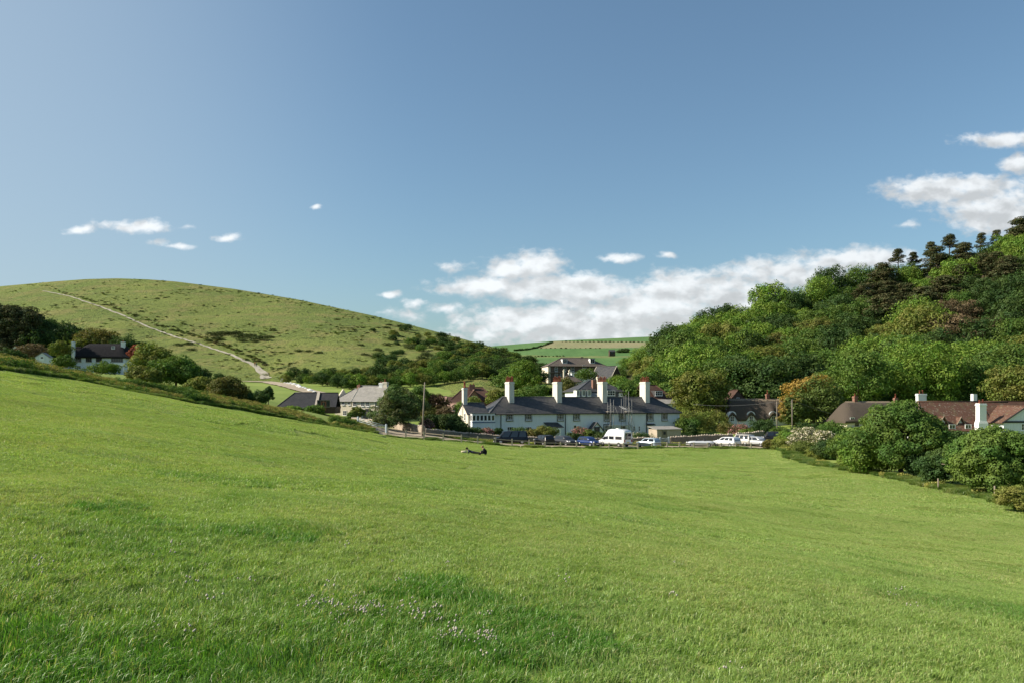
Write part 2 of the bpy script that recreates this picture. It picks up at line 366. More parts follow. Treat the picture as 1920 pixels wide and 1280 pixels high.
class MB:
    """collects boxes, prisms, tubes and panels; build() links them as ONE mesh object with face UVs in metres"""
    def __init__(s): s.v = []; s.f = []; s.sm = []
    def poly(s, pts, smooth=False):
        b = len(s.v); s.v += [Vector(p) for p in pts]; s.f.append(list(range(b, b+len(pts)))); s.sm.append(smooth)
    def box(s, x0, x1, y0, y1, z0, z1, mtx=None):
        b = len(s.v); pts = [Vector(p) for p in ((x0,y0,z0),(x1,y0,z0),(x1,y1,z0),(x0,y1,z0),(x0,y0,z1),(x1,y0,z1),(x1,y1,z1),(x0,y1,z1))]
        if mtx is not None: pts = [mtx @ p for p in pts]
        s.v += pts
        for f in ((3,2,1,0),(4,5,6,7),(0,1,5,4),(1,2,6,5),(2,3,7,6),(3,0,4,7)): s.f.append([b+i for i in f]); s.sm.append(False)
    def hull(s, pts, faces, smooth=False):
        b = len(s.v); s.v += [Vector(p) for p in pts]
        for f in faces: s.f.append([b+i for i in f]); s.sm.append(smooth)
    def tube(s, pts, rad, n=8, cap=True, smooth=True):
        pts = [Vector(p) for p in pts]; rad = rad if isinstance(rad, (list, tuple)) else [rad]*len(pts)
        b = len(s.v)
        for i, p in enumerate(pts):
            d = (pts[min(i+1, len(pts)-1)]-pts[max(i-1, 0)])
            d = d.normalized() if d.length > 1e-9 else Vector((0, 0, 1))
            a = Vector((0, 0, 1)) if abs(d.z) < .9 else Vector((1, 0, 0))
            e1 = d.cross(a).normalized(); e2 = d.cross(e1)
            for k in range(n):
                an = 2*math.pi*k/n; s.v.append(p+(e1*math.cos(an)+e2*math.sin(an))*rad[i])
        for i in range(len(pts)-1):
            for k in range(n):
                k2 = (k+1) % n; s.f.append([b+i*n+k, b+i*n+k2, b+(i+1)*n+k2, b+(i+1)*n+k]); s.sm.append(smooth)
        if cap:
            s.f.append([b+k for k in range(n)][::-1]); s.sm.append(False)
            e = b+(len(pts)-1)*n; s.f.append([e+k for k in range(n)]); s.sm.append(False)
    def slab(s, quad, th):
        """a sheet of real thickness: quad's outline pushed down its own normal"""
        q = [Vector(p) for p in quad]; n = (q[1]-q[0]).cross(q[2]-q[0]).normalized()
        if n.z < 0: q = q[::-1]; n = -n
        k = len(q); lo = [p-n*th for p in q]; b = len(s.v); s.v += q+lo
        s.f.append([b+i for i in range(k)]); s.f.append([b+k+i for i in range(k)][::-1]); s.sm += [False]*2
        for i in range(k):
            j = (i+1) % k; s.f.append([b+i, b+k+i, b+k+j, b+j]); s.sm.append(False)
    def build(s, name, material, parent=None, loc=None):
        me = bpy.data.meshes.new(name); me.from_pydata([tuple(p) for p in s.v], [], s.f); me.update()
        me.polygons.foreach_set('use_smooth', s.sm)
        uvl = me.uv_layers.new(name='UVMap'); data = uvl.data
        for p in me.polygons:
            n = p.normal
            if abs(n.z) > .995: e1 = Vector((1, 0, 0)); e2 = Vector((0, 1, 0))
            else:
                e1 = Vector((0, 0, 1)).cross(n).normalized(); e2 = n.cross(e1)
            for li in p.loop_indices:
                c = me.vertices[me.loops[li].vertex_index].co; data[li].uv = (c.dot(e1), c.dot(e2))
        me.materials.append(material)
        return link_mesh(name, me, parent, loc)
def copy_tree(o, parent=None, loc=None, rz=None, scale=None, name=None):
    c = o.copy(); COL.objects.link(c)
    if parent is not None: c.parent = parent
    for ch in o.children: copy_tree(ch, c)
    if loc is not None: c.location = loc
    if rz is not None: c.rotation_euler = (0, 0, rz)
    if scale is not None: c.scale = scale if hasattr(scale, '__len__') else (scale,)*3
    return c

# ------------------------------------------------------------------ the ground, one sheet
def grass_ground(t, c1, c2, c3, s1=.06, s2=.5, streak=None, bs=.5, bd=.05, fine=14):
    p = gpos(t)
    q = t.v('MULTIPLY', p, streak) if streak else p
    n1 = t.noise(q, s1, 5, .6); n2 = t.noise(q, s2, 5, .65); n3 = t.noise(p, fine, 3, .7)
    col = t.mix(t.ramp(n1, .35, .65), rgb(c1), rgb(c2))
    col = t.mix(t.ramp(n2, .48, .72, 0, .75), col, rgb(c3))
    k = t.m('ADD', .72, t.m('MULTIPLY', n3, .56))
    col = t.v('MULTIPLY', col, t.n('ShaderNodeCombineXYZ', {0: k, 1: k, 2: k}).outputs[0])
    return col, n1, n2, n3, p
def m_meadow(t):
    col, n1, n2, n3, p = grass_ground(t, (.205, .265, .058), (.150, .215, .042), (.25, .28, .085), .05, .6)
    x = t.n('ShaderNodeSeparateXYZ', {0: p})
    # gravel of the car park and the lane behind the fence
    gy = t.m('ADD', x.outputs[1], t.m('MULTIPLY', t.m('SUBTRACT', t.noise(p, .35, 3), .5), 3.0))
    a = t.m('MULTIPLY', t.ramp(gy, 113.5, 115.2), t.ramp(gy, 132, 130))
    a = t.m('MULTIPLY', a, t.m('MULTIPLY', t.ramp(x.outputs[0], -23, -19), t.ramp(x.outputs[0], 50, 47)))
    gravel = t.mix(t.noise(p, 3.0, 5, .7), rgb((.25, .20, .14)), rgb((.36, .31, .23)))
    gravel = t.mix(t.ramp(t.noise(p, .4, 4), .55, .7, 0, .6), gravel, rgb((.12, .14, .05)))
    col = t.mix(a, col, gravel)
    return bsdf(t, col, .9, .15, bump(t, t.m('ADD', n2, t.m('MULTIPLY', n3, .4)), .6, .12))
MATS['m'] = None
def axis(segs):
    out = []
    for a, b, st in segs: out += list(np.arange(a, b, st))
    return np.array(out+[segs[-1][1]])
def build_ground():
    xs = axis([(-3000,-600,300),(-600,-200,50),(-200,-90,5),(-90,-40,1.5),(-40,-12,.8),(-12,12,.4),(12,50,.8),(50,100,1.5),(100,200,5),(200,600,50),(600,3000,300)])
    ys = axis([(-400,-60,40),(-60,-10,5),(-10,2,1),(2,18,.4),(18,60,.8),(60,135,1.2),(135,330,4),(330,600,45),(600,4500,300)])
    X, Y = np.meshgrid(xs, ys); Z = gz(X, Y)
    V = np.stack([X.ravel(), Y.ravel(), Z.ravel()], 1); nx, ny = len(xs), len(ys)
    i = np.arange((ny-1)*(nx-1)); r = i//(nx-1); c = i % (nx-1); b = r*nx+c
    me = np_mesh('ground', V, np.stack([b, b+1, b+nx+1, b+nx], 1), mat('meadow_grass', m_meadow), True)
    props(link_mesh('ground', me), kind='structure')
build_ground()

def hill_mesh(h, name, px0, px1, npx, ts, material, slot=None):
    pxs = np.linspace(px0, px1, npx); T = np.array(ts)
    A, B = np.meshgrid(pxs, T); x, y, z = h.pt(A, B)
    V = np.stack([x.ravel(), y.ravel(), z.ravel()], 1); nx, ny = npx, len(T)
    i = np.arange((ny-1)*(nx-1)); r = i//(nx-1); c = i % (nx-1); b = r*nx+c
    me = np_mesh(name, V, np.stack([b, b+1, b+nx+1, b+nx], 1), material, True)
    if slot is not None:
        me.polygons.foreach_set('material_index', slot(.5*(A[:-1, :-1]+A[1:, 1:]).ravel(), .5*(B[:-1, :-1]+B[1:, 1:]).ravel(), y, z).astype(np.int32))
    return props(link_mesh(name, me), kind='structure')
def m_down(t):
    p = gpos(t)
    n1 = t.noise(p, .012, 5, .6); n2 = t.noise(t.v('MULTIPLY', p, (1, 1, 2.2)), .11, 6, .68); n3 = t.noise(p, .55, 5, .7); n4 = t.noise(p, .045, 6, .7)
    col = t.mix(t.ramp(n1, .35, .65), rgb((.200, .238, .062)), rgb((.150, .200, .050)))
    col = t.mix(t.ramp(n4, .48, .62, 0, .6), col, rgb((.26, .23, .090)))
    col = t.mix(t.ramp(n2, .52, .68, 0, .8), col, rgb((.090, .130, .034)))
    col = t.mix(t.ramp(n3, .52, .66, 0, .75), col, rgb((.062, .085, .026)))  # dark flecks painted as the small shadows of tussocks
    x = t.n('ShaderNodeSeparateXYZ', {0: p})
    # trodden earth beside the path and sheep tracks along the contours
    tr = t.m('SINE', t.m('ADD', t.m('MULTIPLY', x.outputs[2], 2.1), t.m('MULTIPLY', t.noise(p, .03, 3), 14)))
    col = t.mix(t.m('MULTIPLY', t.ramp(tr, .82, 1.0), t.ramp(n1, .4, .6, 0, .35)), col, rgb((.085, .10, .035)))
    return bsdf(t, col, .95, .1, bump(t, t.m('ADD', t.m('MULTIPLY', n2, 1.6), n3), 1.0, 2.2))
ts = list(np.linspace(-.25, 0, 6))[:-1]+list(np.linspace(0, 1, 90))+list(np.linspace(1, 2.1, 22))[1:]
hill_mesh(down, 'hill', -700, 1190, 210, ts, mat('downland_grass', m_down))
def m_wood(t):
    p = gpos(t); n = t.noise(p, .2, 5); x = t.n('ShaderNodeSeparateXYZ', {0: p})
    col = t.mix(n, rgb((.035, .045, .018)), rgb((.07, .065, .03)))
    top = t.m('MULTIPLY', t.ramp(x.outputs[2], 68, 74), 1.0)
    col = t.mix(top, col, t.mix(n, rgb((.17, .14, .06)), rgb((.12, .14, .05))))
    return bsdf(t, col, .95, .1, bump(t, n, .6, .5))
hill_mesh(wood, 'hill', 1040, 2700, 150, list(np.linspace(-.3, 1, 50))+list(np.linspace(1, 2.3, 22))[1:], mat('woodland_floor', m_wood))

def field_mat(name, c1, c2):
    def f(t):
        p = gpos(t); n = t.noise(t.v('MULTIPLY', p, (1, .35, 1)), .02, 5, .6); n2 = t.noise(p, .15, 4, .7)
        rows = t.m('SINE', t.m('MULTIPLY', x_of(t, p), .55))
        col = t.mix(t.ramp(n, .35, .65), rgb(c1), rgb(c2)); col = t.mix(t.m('MULTIPLY', t.ramp(rows, .2, 1), t.ramp(n2, .3, .7, 0, .22)), col, rgb([c*.75 for c in c1]))
        return bsdf(t, col, .95, .1, bump(t, n2, .5, 1.0))
    return mat(name, f)
def x_of(t, p): return t.n('ShaderNodeSeparateXYZ', {0: p}).outputs[0]
def far_slot(px, tt, y, z):
    pf = 740.; pc = interp(far.crest, px); py = pf+(pc-pf)*(1-(1-np.clip(tt, 0, 1))**far.g)
    out = np.zeros(len(px)); up = interp([(900,658),(1040,639.5),(1100,640),(1220,641.5),(1400,641)], px)
    lo = interp([(900,653),(1000,652.5),(1100,653),(1220,652.5),(1400,652)], px)
    out[(py < lo) & (py > up) & (px > 1008+(652-py)*2.2)] = 1
    out[(py > 666) & (py < 671)] = 2
    return out
hill_mesh(far, 'field', 400, 2000, 260, list(np.linspace(-.2, .5, 14))[:-1]+list(np.linspace(.5, 1, 150))+list(np.linspace(1, 1.9, 10))[1:],
          [field_mat('far_green_crop', (.075, .150, .050), (.095, .175, .060)), field_mat('far_stubble', (.23, .215, .12), (.19, .20, .10)), field_mat('far_pasture', (.15, .18, .07), (.13, .17, .06))], far_slot)

# ------------------------------------------------------------------ paths on the down
def ribbon(h, pix, name, material, lift=.25):
    V = []; prev = None
    pts = []
    for (a, b, w), (a2, b2, w2) in zip(pix[:-1], pix[1:]):
        k = max(2, int(math.hypot(a2-a, b2-b)/4))
        for j in range(k): s = j/k; pts.append((a+(a2-a)*s, b+(b2-b)*s, w+(w2-w)*s))
    pts.append(pix[-1])
    C = [h.hit(a, b)[0] for a, b, w in pts]
    W = [w for a, b, w in pts]
    for i, c in enumerate(C):
        d = C[min(i+2, len(C)-1)]-C[max(i-2, 0)]; d.z = 0; s = Vector((d.y, -d.x, 0)).normalized()
        for q in (-1, -.33, .33, 1):
            v = c+s*(q*W[i]*.5*(1+.25*math.sin(i*1.7+q)))
            V.append((v.x, v.y, None))
    out = []
    for x, y, _ in V:
        px = x/y*F+960; ts_ = (y-interp(h.footD, px))/(interp(h.crestD, px)-interp(h.footD, px))
        z = float(h.pt(px, ts_)[2]); out.append((x, y, z+lift))
    Fq = [(4*i+k, 4*i+k+1, 4*i+k+5, 4*i+k+4) for i in range(len(C)-1) for k in range(3)]
    return props(link_mesh(name, np_mesh(name, out, Fq, material, True)), kind='structure')
m_path = mat('chalk_path', lambda t: bsdf(t, t.mix(t.ramp(t.noise(gpos(t), .5, 5, .7), .35, .7), rgb((.40, .37, .31)), rgb((.20, .19, .12))), .95, .1))
m_lane = mat('gravel_lane', lambda t: bsdf(t, t.mix(t.ramp(t.noise(gpos(t), .6, 5, .7), .35, .7), rgb((.40, .34, .26)), rgb((.27, .22, .15))), .95, .1))
ribbon(down, [(80,546,1.2),(130,556,1.3),(185,575,1.5),(230,592,1.5),(280,615,1.5),(330,633,1.5),(373,645,1.4),(400,655,1.5),(430,664,1.6),(455,676,2.0),(475,684,2.6),(490,697,3.6),(500,711,4.2)], 'path', m_path)

# ------------------------------------------------------------------ trees and shrubs
def leaf_cloud(lobes, n, size, seed, up=.25, jit=.5, inner=.10, ybot=None):
    """n small diamond leaves spread over the outer shell of many overlapping lobes"""
    rg = np.random.default_rng(seed); L = np.array(lobes, float)
    area = (L[:, 3]*L[:, 4]+L[:, 4]*L[:, 5]+L[:, 3]*L[:, 5]); idx = rg.choice(len(L), n, p=area/area.sum())
    d = rg.normal(size=(n, 3)); d[:, 2] += up*.5; d /= np.linalg.norm(d, axis=1, keepdims=True)
    r = 1-np.abs(rg.normal(size=n))*.11; m = rg.random(n) < inner; r[m] = rg.random(m.sum())**.5
    r = np.clip(r, 0, 1)*(1+.10*np.sin(d[:, 0]*7+idx)*np.cos(d[:, 2]*6+idx*2))
    c = L[idx, :3]+d*L[idx, 3:]*r[:, None]
    if ybot is not None: c[:, 2] = np.maximum(c[:, 2], ybot+rg.random(n)*.2)
    nr = d/L[idx, 3:]; nr /= np.linalg.norm(nr, axis=1, keepdims=True)
    nr = nr+rg.normal(size=(n, 3))*jit*.5; nr[:, 2] += up*.5; nr /= np.linalg.norm(nr, axis=1, keepdims=True)
    a = rg.normal(size=(n, 3)); e1 = np.cross(nr, a); e1 /= np.linalg.norm(e1, axis=1, keepdims=True); e2 = np.cross(nr, e1)
    s = size*(.55+rg.random(n)*.9); s1 = s[:, None]*.5; s2 = s[:, None]*.36
    V = np.stack([c-e1*s1, c+e2*s2, c+e1*s1+nr*s1*.25, c-e2*s2], 1).reshape(-1, 3)
    return V, np.arange(n*4).reshape(-1, 4)
def crown_lobes(seed, w, h, z0, k=26, lobe=.30, flat=.8, top=.5, cone=0.):
    rg = np.random.default_rng(seed); out = [(0, 0, z0+h*.5, w*.34, w*.34, h*.38)]
    for i in range(k):
        u = rg.random(); th = (i*2.399+rg.random()*.8); zz = 1-1.75*((i+.5)/k)
        rr = math.sqrt(max(0, 1-zz*zz))*(.66+.16*u)*(1-cone*max(-.35, zz))
        s = lobe*(.7+.7*rg.random()); 
        out.append((math.cos(th)*rr*w*.5, math.sin(th)*rr*w*.5, z0+h*.5+zz*h*.5*.70, w*.5*s*1.15, w*.5*s*1.15, w*.5*s*flat))
    o2 = []
    for (x, y, z, a, b, c) in out:
        o2.append((x, y, z, a*.86, b*.86, c*.86))
        for j in range(5):
            d = rg.normal(size=3); d[2] = d[2]*.8+.35; d /= np.linalg.norm(d); q = .36+.24*rg.random()
            o2.append((x+d[0]*a*.86, y+d[1]*b*.86, z+d[2]*c*.86, a*q, b*q, c*q))
    return o2
LEAF = {
 'bright': leaf_mat('bright_green', (0.105, 0.200, 0.030), (0.165, 0.230, 0.038)),
 'mid': leaf_mat('mid_green', (0.068, 0.138, 0.028), (0.115, 0.170, 0.033)),
 'dark': leaf_mat('dark_green', (0.038, 0.079, 0.023), (0.064, 0.102, 0.026)),
 'olive': leaf_mat('olive_green', (0.130, 0.175, 0.036), (0.180, 0.180, 0.044)),
 'gold': leaf_mat('bronze_green', (0.147, 0.122, 0.036), (0.090, 0.109, 0.028)),
 'pine': leaf_mat('pine_needles', (0.046, 0.066, 0.026), (0.095, 0.086, 0.040), trans=.15, hue_scale=.6),
 'copper': leaf_mat('copper_leaves', (0.096, 0.058, 0.036), (0.128, 0.096, 0.038)),
 'red': leaf_mat('red_leaves', (0.307, 0.070, 0.045), (0.205, 0.064, 0.045)),
 'brown': leaf_mat('brown_twigs', (0.147, 0.102, 0.058), (0.109, 0.090, 0.045), trans=.15),
 'laurel': leaf_mat('glossy_laurel', (0.070, 0.122, 0.033), (0.128, 0.134, 0.058), trans=.25, var=.8),
 'gorse': leaf_mat('gorse', (0.051, 0.074, 0.023), (0.077, 0.090, 0.031), trans=.15),
 'hedge': leaf_mat('hedge_leaves', (0.038, 0.074, 0.023), (0.064, 0.090, 0.028), trans=.2),
 'yellowish': leaf_mat('yellow_green', (0.192, 0.218, 0.045), (0.128, 0.166, 0.038)),
 'blossom': leaf_mat('cream_blossom_shrub', (0.096, 0.122, 0.038), (0.128, 0.141, 0.051), flower=(0.794, 0.717, 0.563), famt=.30),
 'pinkbloom': leaf_mat('pink_blossom_shrub', (0.102, 0.096, 0.045), (0.141, 0.102, 0.064), flower=(0.576, 0.256, 0.282), famt=.28),
 'redtip': leaf_mat('orange_tipped_leaves', (0.090, 0.128, 0.031), (0.32, 0.21, 0.050), hue_scale=.45, lohi=(.46, .66), tips=(-.045, .035, 6.5)),
}
def taper_trunk(m, h, r0, seed, spread=1.6, nb=5, zb=.35):
    rg = random.Random(seed); pts = []; x = y = 0
    for i in range(6):
        pts.append((x, y, h*i/5)); x += rg.uniform(-.05, .05)*h*.4; y += rg.uniform(-.05, .05)*h*.4
    m.tube([(0, 0, -.6)]+pts, [r0*1.35]+[r0*(1-.14*i) for i in range(6)], 8)
    for b in range(nb):
        k = rg.randint(2, 4); p = Vector(pts[k]); a = rg.uniform(0, 6.28)+b*2.4; L = spread*rg.uniform(.6, 1.1)
        q = p+Vector((math.cos(a)*L*.5, math.sin(a)*L*.5, L*.45)); e = q+Vector((math.cos(a)*L*.5, math.sin(a)*L*.5, L*.5))
        m.tube([p, q, e], [r0*.42, r0*.28, r0*.10], 6)
def make_tree(key, w, h, n, size, seed, name='broadleaf_tree', z0=.12, k=26, lobe=.30, flat=.8, trunk=True, up=.3, cone=0.):
    """prototype tree: crown of leaves over a tapered trunk with limbs"""
    root = bpy.data.objects.new(name, None); COL.objects.link(root); root.empty_display_size = .3
    lob = crown_lobes(seed, w, h*(1-z0), h*z0, k, lobe, flat, cone=cone)
    V, Fq = leaf_cloud(lob, n, size, seed, up=up)
    link_mesh('crown', np_mesh('crown', V, Fq, LEAF[key]), root)
    if trunk:
        m = MB(); taper_trunk(m, h*.72, max(.10, w*.028), seed, spread=w*.28); m.build('trunk', M_('bark'), root)
    root['used'] = 0
    return root
def make_pine(w, h, n, size, seed, bare=.45):
    rg = random.Random(seed); root = bpy.data.objects.new('pine_tree', None); COL.objects.link(root)
    m = MB(); lean = rg.uniform(-.06, .06); m.tube([(0, 0, -.8), (lean*h*.3, 0, h*.35), (lean*h, 0, h*.7), (lean*h*1.3, 0, h*.95)], [w*.035, w*.028, w*.018, w*.006], 8)
    lob = []; layers = 6
    for i in range(layers):
        z = h*(bare+(1-bare)*(i+.3)/layers); rad = w*.5*(1-.10*i)*(1-(i/(layers+1.0))**3)*rg.uniform(.75, 1.1)
        for j in range(rg.randint(6, 9)):
            a = rg.uniform(0, 6.28); rr = rad*rg.uniform(.35, .85)
            c = Vector((math.cos(a)*rr+lean*z, math.sin(a)*rr, z+rg.uniform(-.3, .3)))
            m.tube([(lean*z, 0, z-rr*.25), c], [w*.012, w*.004], 5)
            s = w*rg.uniform(.08, .19); lob.append((c.x, c.y, c.z+rg.uniform(-.4, .5), s, s*.9, s*rg.uniform(.28, .5)))
    lob.append((lean*h*1.3, 0, h*.97, w*.2, w*.2, w*.09))
    V, Fq = leaf_cloud(lob, n, size, seed, up=.9, jit=1.1)
    link_mesh('crown', np_mesh('crown', V, Fq, LEAF['pine']), root); m.build('trunk', M_('bark'), root); root['used'] = 0
    return root
def put(proto, x, y, z, sc, rz, label, cat='tree', group=None, name=None):
    """the first use moves the prototype itself, later uses are copies of it and its parts"""
    if proto['used'] == 0: o = proto
    else:
        o = copy_tree(proto)
    proto['used'] = 1
    o.location = (x, y, z); o.rotation_euler = (0, 0, rz); o.scale = sc if hasattr(sc, '__len__') else (sc,)*3
    props(o, label, cat, group)
    return o
# --- the wooded hillside on the right
rw = random.Random(21)
WT = {k: [make_tree(k, 13.5, 12.5, 11500, .44, 100+7*i+hash_, z0=.05, k=17+4*i, lobe=.33+.04*i, cone=.15) for i in range(nv)]
      for hash_, (k, nv) in enumerate([('bright', 3), ('mid', 3), ('dark', 2), ('olive', 2), ('gold', 1), ('brown', 1)])}
PINES = [make_pine(10.5, 13, 8000, .36, 300+i, bare=[.45, .38, .32, .5][i]) for i in range(4)]
TONE = {'bright': 'bright green', 'mid': 'mid green', 'dark': 'dark green', 'olive': 'olive green', 'gold': 'bronze tinted', 'brown': 'brown leaved'}
def zone_words(px, t):
    a = 'behind the white terrace' if px < 1290 else 'above the arched dormers' if px < 1480 else \
        'above the orange tipped tree' if px < 1700 else 'above the red tiled house'
    b = 'at the foot of' if t < .2 else 'low on' if t < .42 else 'half way up' if t < .64 else 'high on' if t < .86 else 'atop'
    return b+' the wooded hill '+a
def wood_tone(px, t):
    r = rw.random()
    if px > 1740 and .30 < t < .62: return 'brown' if r < .20 else 'dark' if r < .8 else 'mid'
    if px > 1560 and t > .6: return 'dark' if r < .3 else 'bright' if r < .75 else 'mid'
    if t < .15: return 'dark' if r < .45 else 'mid' if r < .8 else 'bright'
    return 'bright' if r < .38 else 'mid' if r < .62 else 'olive' if r < .78 else 'gold' if r < .82 else 'dark'
nrow = 12
for row in range(nrow):
    t = .02+row*(.97/nrow)
    px = 1128+rw.uniform(0, 30)+(30 if t < .2 else 0)
    while px < 2080:
        tt = t+rw.uniform(-.035, .035); x, y, z = [float(q) for q in wood.pt(px, tt)]
        step = 10.5/y*F*rw.uniform(.85, 1.25)
        narrow = np.clip((px-1100)/160, .45, 1)
        skip = (row % 2 == 1 and px < 1230) or (px > 1868 and t > .86)
        if not skip and not (t < .1 and 1290 < px < 1490):
            tn = wood_tone(px, tt); pine = (px > 1600 and .52 < tt < .93 and rw.random() < .40) or (px > 1760 and .45 < tt < .6 and rw.random() < .4)
            if pine:
                pr = rw.choice(PINES); s = rw.uniform(.9, 1.25)
                put(pr, x, y, z-.5, (s*1.25, s*1.25, s*.92), rw.uniform(0, 6.28), 'dark layered pine '+zone_words(px, tt), group='dark pines standing above the broadleaved wood')
            else:
                pr = rw.choice(WT[tn]); s = rw.uniform(.80, 1.22)*narrow*(.72 if (tt > .86 and px > 1700) else 1)
                put(pr, x, y, z-1.0, (s*rw.uniform(.92, 1.12), s*rw.uniform(.92, 1.12), s*rw.uniform(.82, 1.25)), rw.uniform(0, 6.28),
                    TONE[tn]+' tree '+zone_words(px, tt), group='broadleaved trees covering the right hillside')
        px += step
# pines breaking the skyline
for px, top, s, lab in [(1684,468,.72,'small flat topped pine, leftmost on the wooded skyline'),(1712,474,.62,'low spreading pine second from the left on the wooded skyline'),
                   (1745,455,.72,'narrow upright pine on the wooded skyline left of the tallest one'),(1780,440,.75,'tallest flat topped pine rising against the clouds on the wooded skyline'),
                   (1868,432,.62,'dark pine on the skyline just below the bare grassy summit'),(1838,438,.62,'dark pine on the skyline in a clump of two, left one')]:
    D = 318; zt = (HZ-top)/F*D; put(rw.choice(PINES), (px-960)/F*D, D, zt-13*s, s, rw.uniform(0, 6.28), lab, group='pines along the skyline of the wood')
def seat(px, D): x = (px-960)/F*D; return x, D, gz1(x, D)
def tree_fit(px, ytop, ybot, wpx, D, key, n, size, seed, label, name='broadleaf_tree', cat='tree', base=None, **kw):
    """a tree of its own, sized from the photograph: crown width, top and base"""
    w = wpx/F*D; h = (ybot-ytop)/F*D; x = (px-960)/F*D; zb = (HZ-ybot)/F*D if base is None else base
    h = (HZ-ytop)/F*D-zb
    r = make_tree(key, w, h, n, size, seed, name, **kw); r['used'] = 1; r.location = (x, D, zb); r.rotation_euler = (0, 0, seed % 6); props(r, label, cat); return r
tree_fit(1314,690,798,106,163,'olive',15000,.42,501,'big round olive green tree beside the right end of the white terrace')
tree_fit(1262,712,790,70,186,'mid',9000,.42,502,'green tree standing behind the last chimney of the white terrace')
tree_fit(1527,704,806,118,160,'redtip',17000,.40,503,'large round tree with orange red tipped leaves between the two thatched cottages', z0=.0)
tree_fit(1487,738,808,50,154,'redtip',7000,.38,504,'smaller orange and yellow leaved tree beside the thatched cottage gable', z0=.0)
tree_fit(1905,680,800,100,150,'olive',13000,.40,505,'rounded yellow green tree behind the red tiled house at the right edge')
tree_fit(1725,628,800,150,185,'bright',16000,.45,506,'tall bright green tree behind the red tiled house')
tree_fit(1610,650,790,130,178,'mid',14000,.45,507,'broad mid green tree behind the second thatched cottage')
tree_fit(1160,705,765,60,215,'bright',6500,.42,508,'light green tree between the slate cottage and the wooded hill')
tree_fit(1225,690,775,80,205,'mid',9000,.42,509,'mid green tree above the slate dormer cottage')
# --- hedge and trees at the right edge of the meadow
tree_fit(1692,736,902,185,76,'mid',60000,.19,520,'large leafy tree at the right edge of the meadow in front of the thatched cottage', z0=.0, k=48, lobe=.22, cone=.62)
tree_fit(1632,800,895,120,78,'bright',30000,.18,521,'lower bright green bush at the left foot of the large hedge tree', z0=.0, k=30, name='bush', cat='bush', trunk=False)
tree_fit(1735,845,906,70,72,'dark',14000,.16,541,'dark leafy bush hiding the foot of the large hedge tree', z0=.0, name='bush', cat='bush', trunk=False)
tree_fit(1865,798,932,175,60,'mid',60000,.16,522,'large leafy green bush by the meadow fence in front of the red tiled house', z0=.0, k=44, lobe=.24, name='bush', cat='bush')
tree_fit(1770,838,908,95,66,'dark',20000,.15,523,'dark low bush between the two large hedge bushes', z0=.0, name='bush', cat='bush', trunk=False)
tree_fit(1785,811,866,92,84,'dark',18000,.2,524,'dark leafy tree behind the hedge bushes below the red roof', z0=.05)
tree_fit(1902,910,954,60,52,'olive',12000,.10,525,'small rounded olive bush at the meadow edge by the right fence post', z0=.0, name='bush', cat='bush', trunk=False)
tree_fit(1950,915,965,70,52,'mid',9000,.11,526,'round green bush at the extreme right corner of the meadow edge', z0=.0, name='bush', cat='bush', trunk=False)
tree_fit(1965,800,940,140,62,'mid',22000,.18,527,'green hedge bush half cut off by the right edge of the picture', z0=.0, name='bush', cat='bush', trunk=False)
tree_fit(1560,822,862,70,98,'dark',14000,.17,528,'dark green shrub at the bend of the meadow hedge', z0=.0, name='bush', cat='bush', trunk=False)
tree_fit(1512,800,846,64,110,'blossom',12000,.17,529,'cream flowering shrub left of the large hedge tree', z0=.0, name='flowering_shrub', cat='shrub', trunk=False)
tree_fit(1545,806,845,50,106,'blossom',9000,.17,530,'second cream flowering shrub, nearer the large hedge tree', z0=.0, name='flowering_shrub', cat='shrub', trunk=False)
tree_fit(1478,808,842,50,114,'bright',9000,.18,531,'bright green shrub beside the dark parked van', z0=.0, name='bush', cat='bush', trunk=False)
tree_fit(1470,822,848,44,112,'yellowish',8000,.15,532,'yellow green low bush at the corner of the meadow by the parked cars', z0=.0, name='bush', cat='bush', trunk=False)
tree_fit(1505,828,856,46,105,'yellowish',8000,.15,533,'yellow green low bush in the hedge between the car park and the large tree', z0=.0, name='bush', cat='bush', trunk=False)
tree_fit(1442,822,841,24,113,'gold',4000,.14,534,'small bronze bush in front of the last parked cars', z0=.0, name='bush', cat='bush', trunk=False)
tree_fit(1585,812,872,70,90,'mid',14000,.17,535,'mid green bush left of the large hedge tree', z0=.0, name='bush', cat='bush', trunk=False)
tree_fit(1535,838,864,44,99,'yellowish',7000,.14,536,'low yellow green bush along the meadow fence before the large tree', z0=.0, name='bush', cat='bush', trunk=False)
tree_fit(1600,858,886,60,84,'yellowish',7000,.13,537,'low yellow green growth at the foot of the hedge, left of the large tree', z0=.0, name='bush', cat='bush', trunk=False)
tree_fit(1555,790,836,60,128,'mid',9000,.22,538,'leafy green bush under the orange tipped tree', z0=.0, name='bush', cat='bush', trunk=False)
tree_fit(1515,794,832,60,130,'dark',9000,.22,539,'dark green bush at the foot of the smaller orange leaved tree', z0=.0, name='bush', cat='bush', trunk=False)
tree_fit(1588,815,846,50,112,'mid',8000,.2,540,'mid green bush left of the second thatched cottage', z0=.0, name='bush', cat='bush', trunk=False)
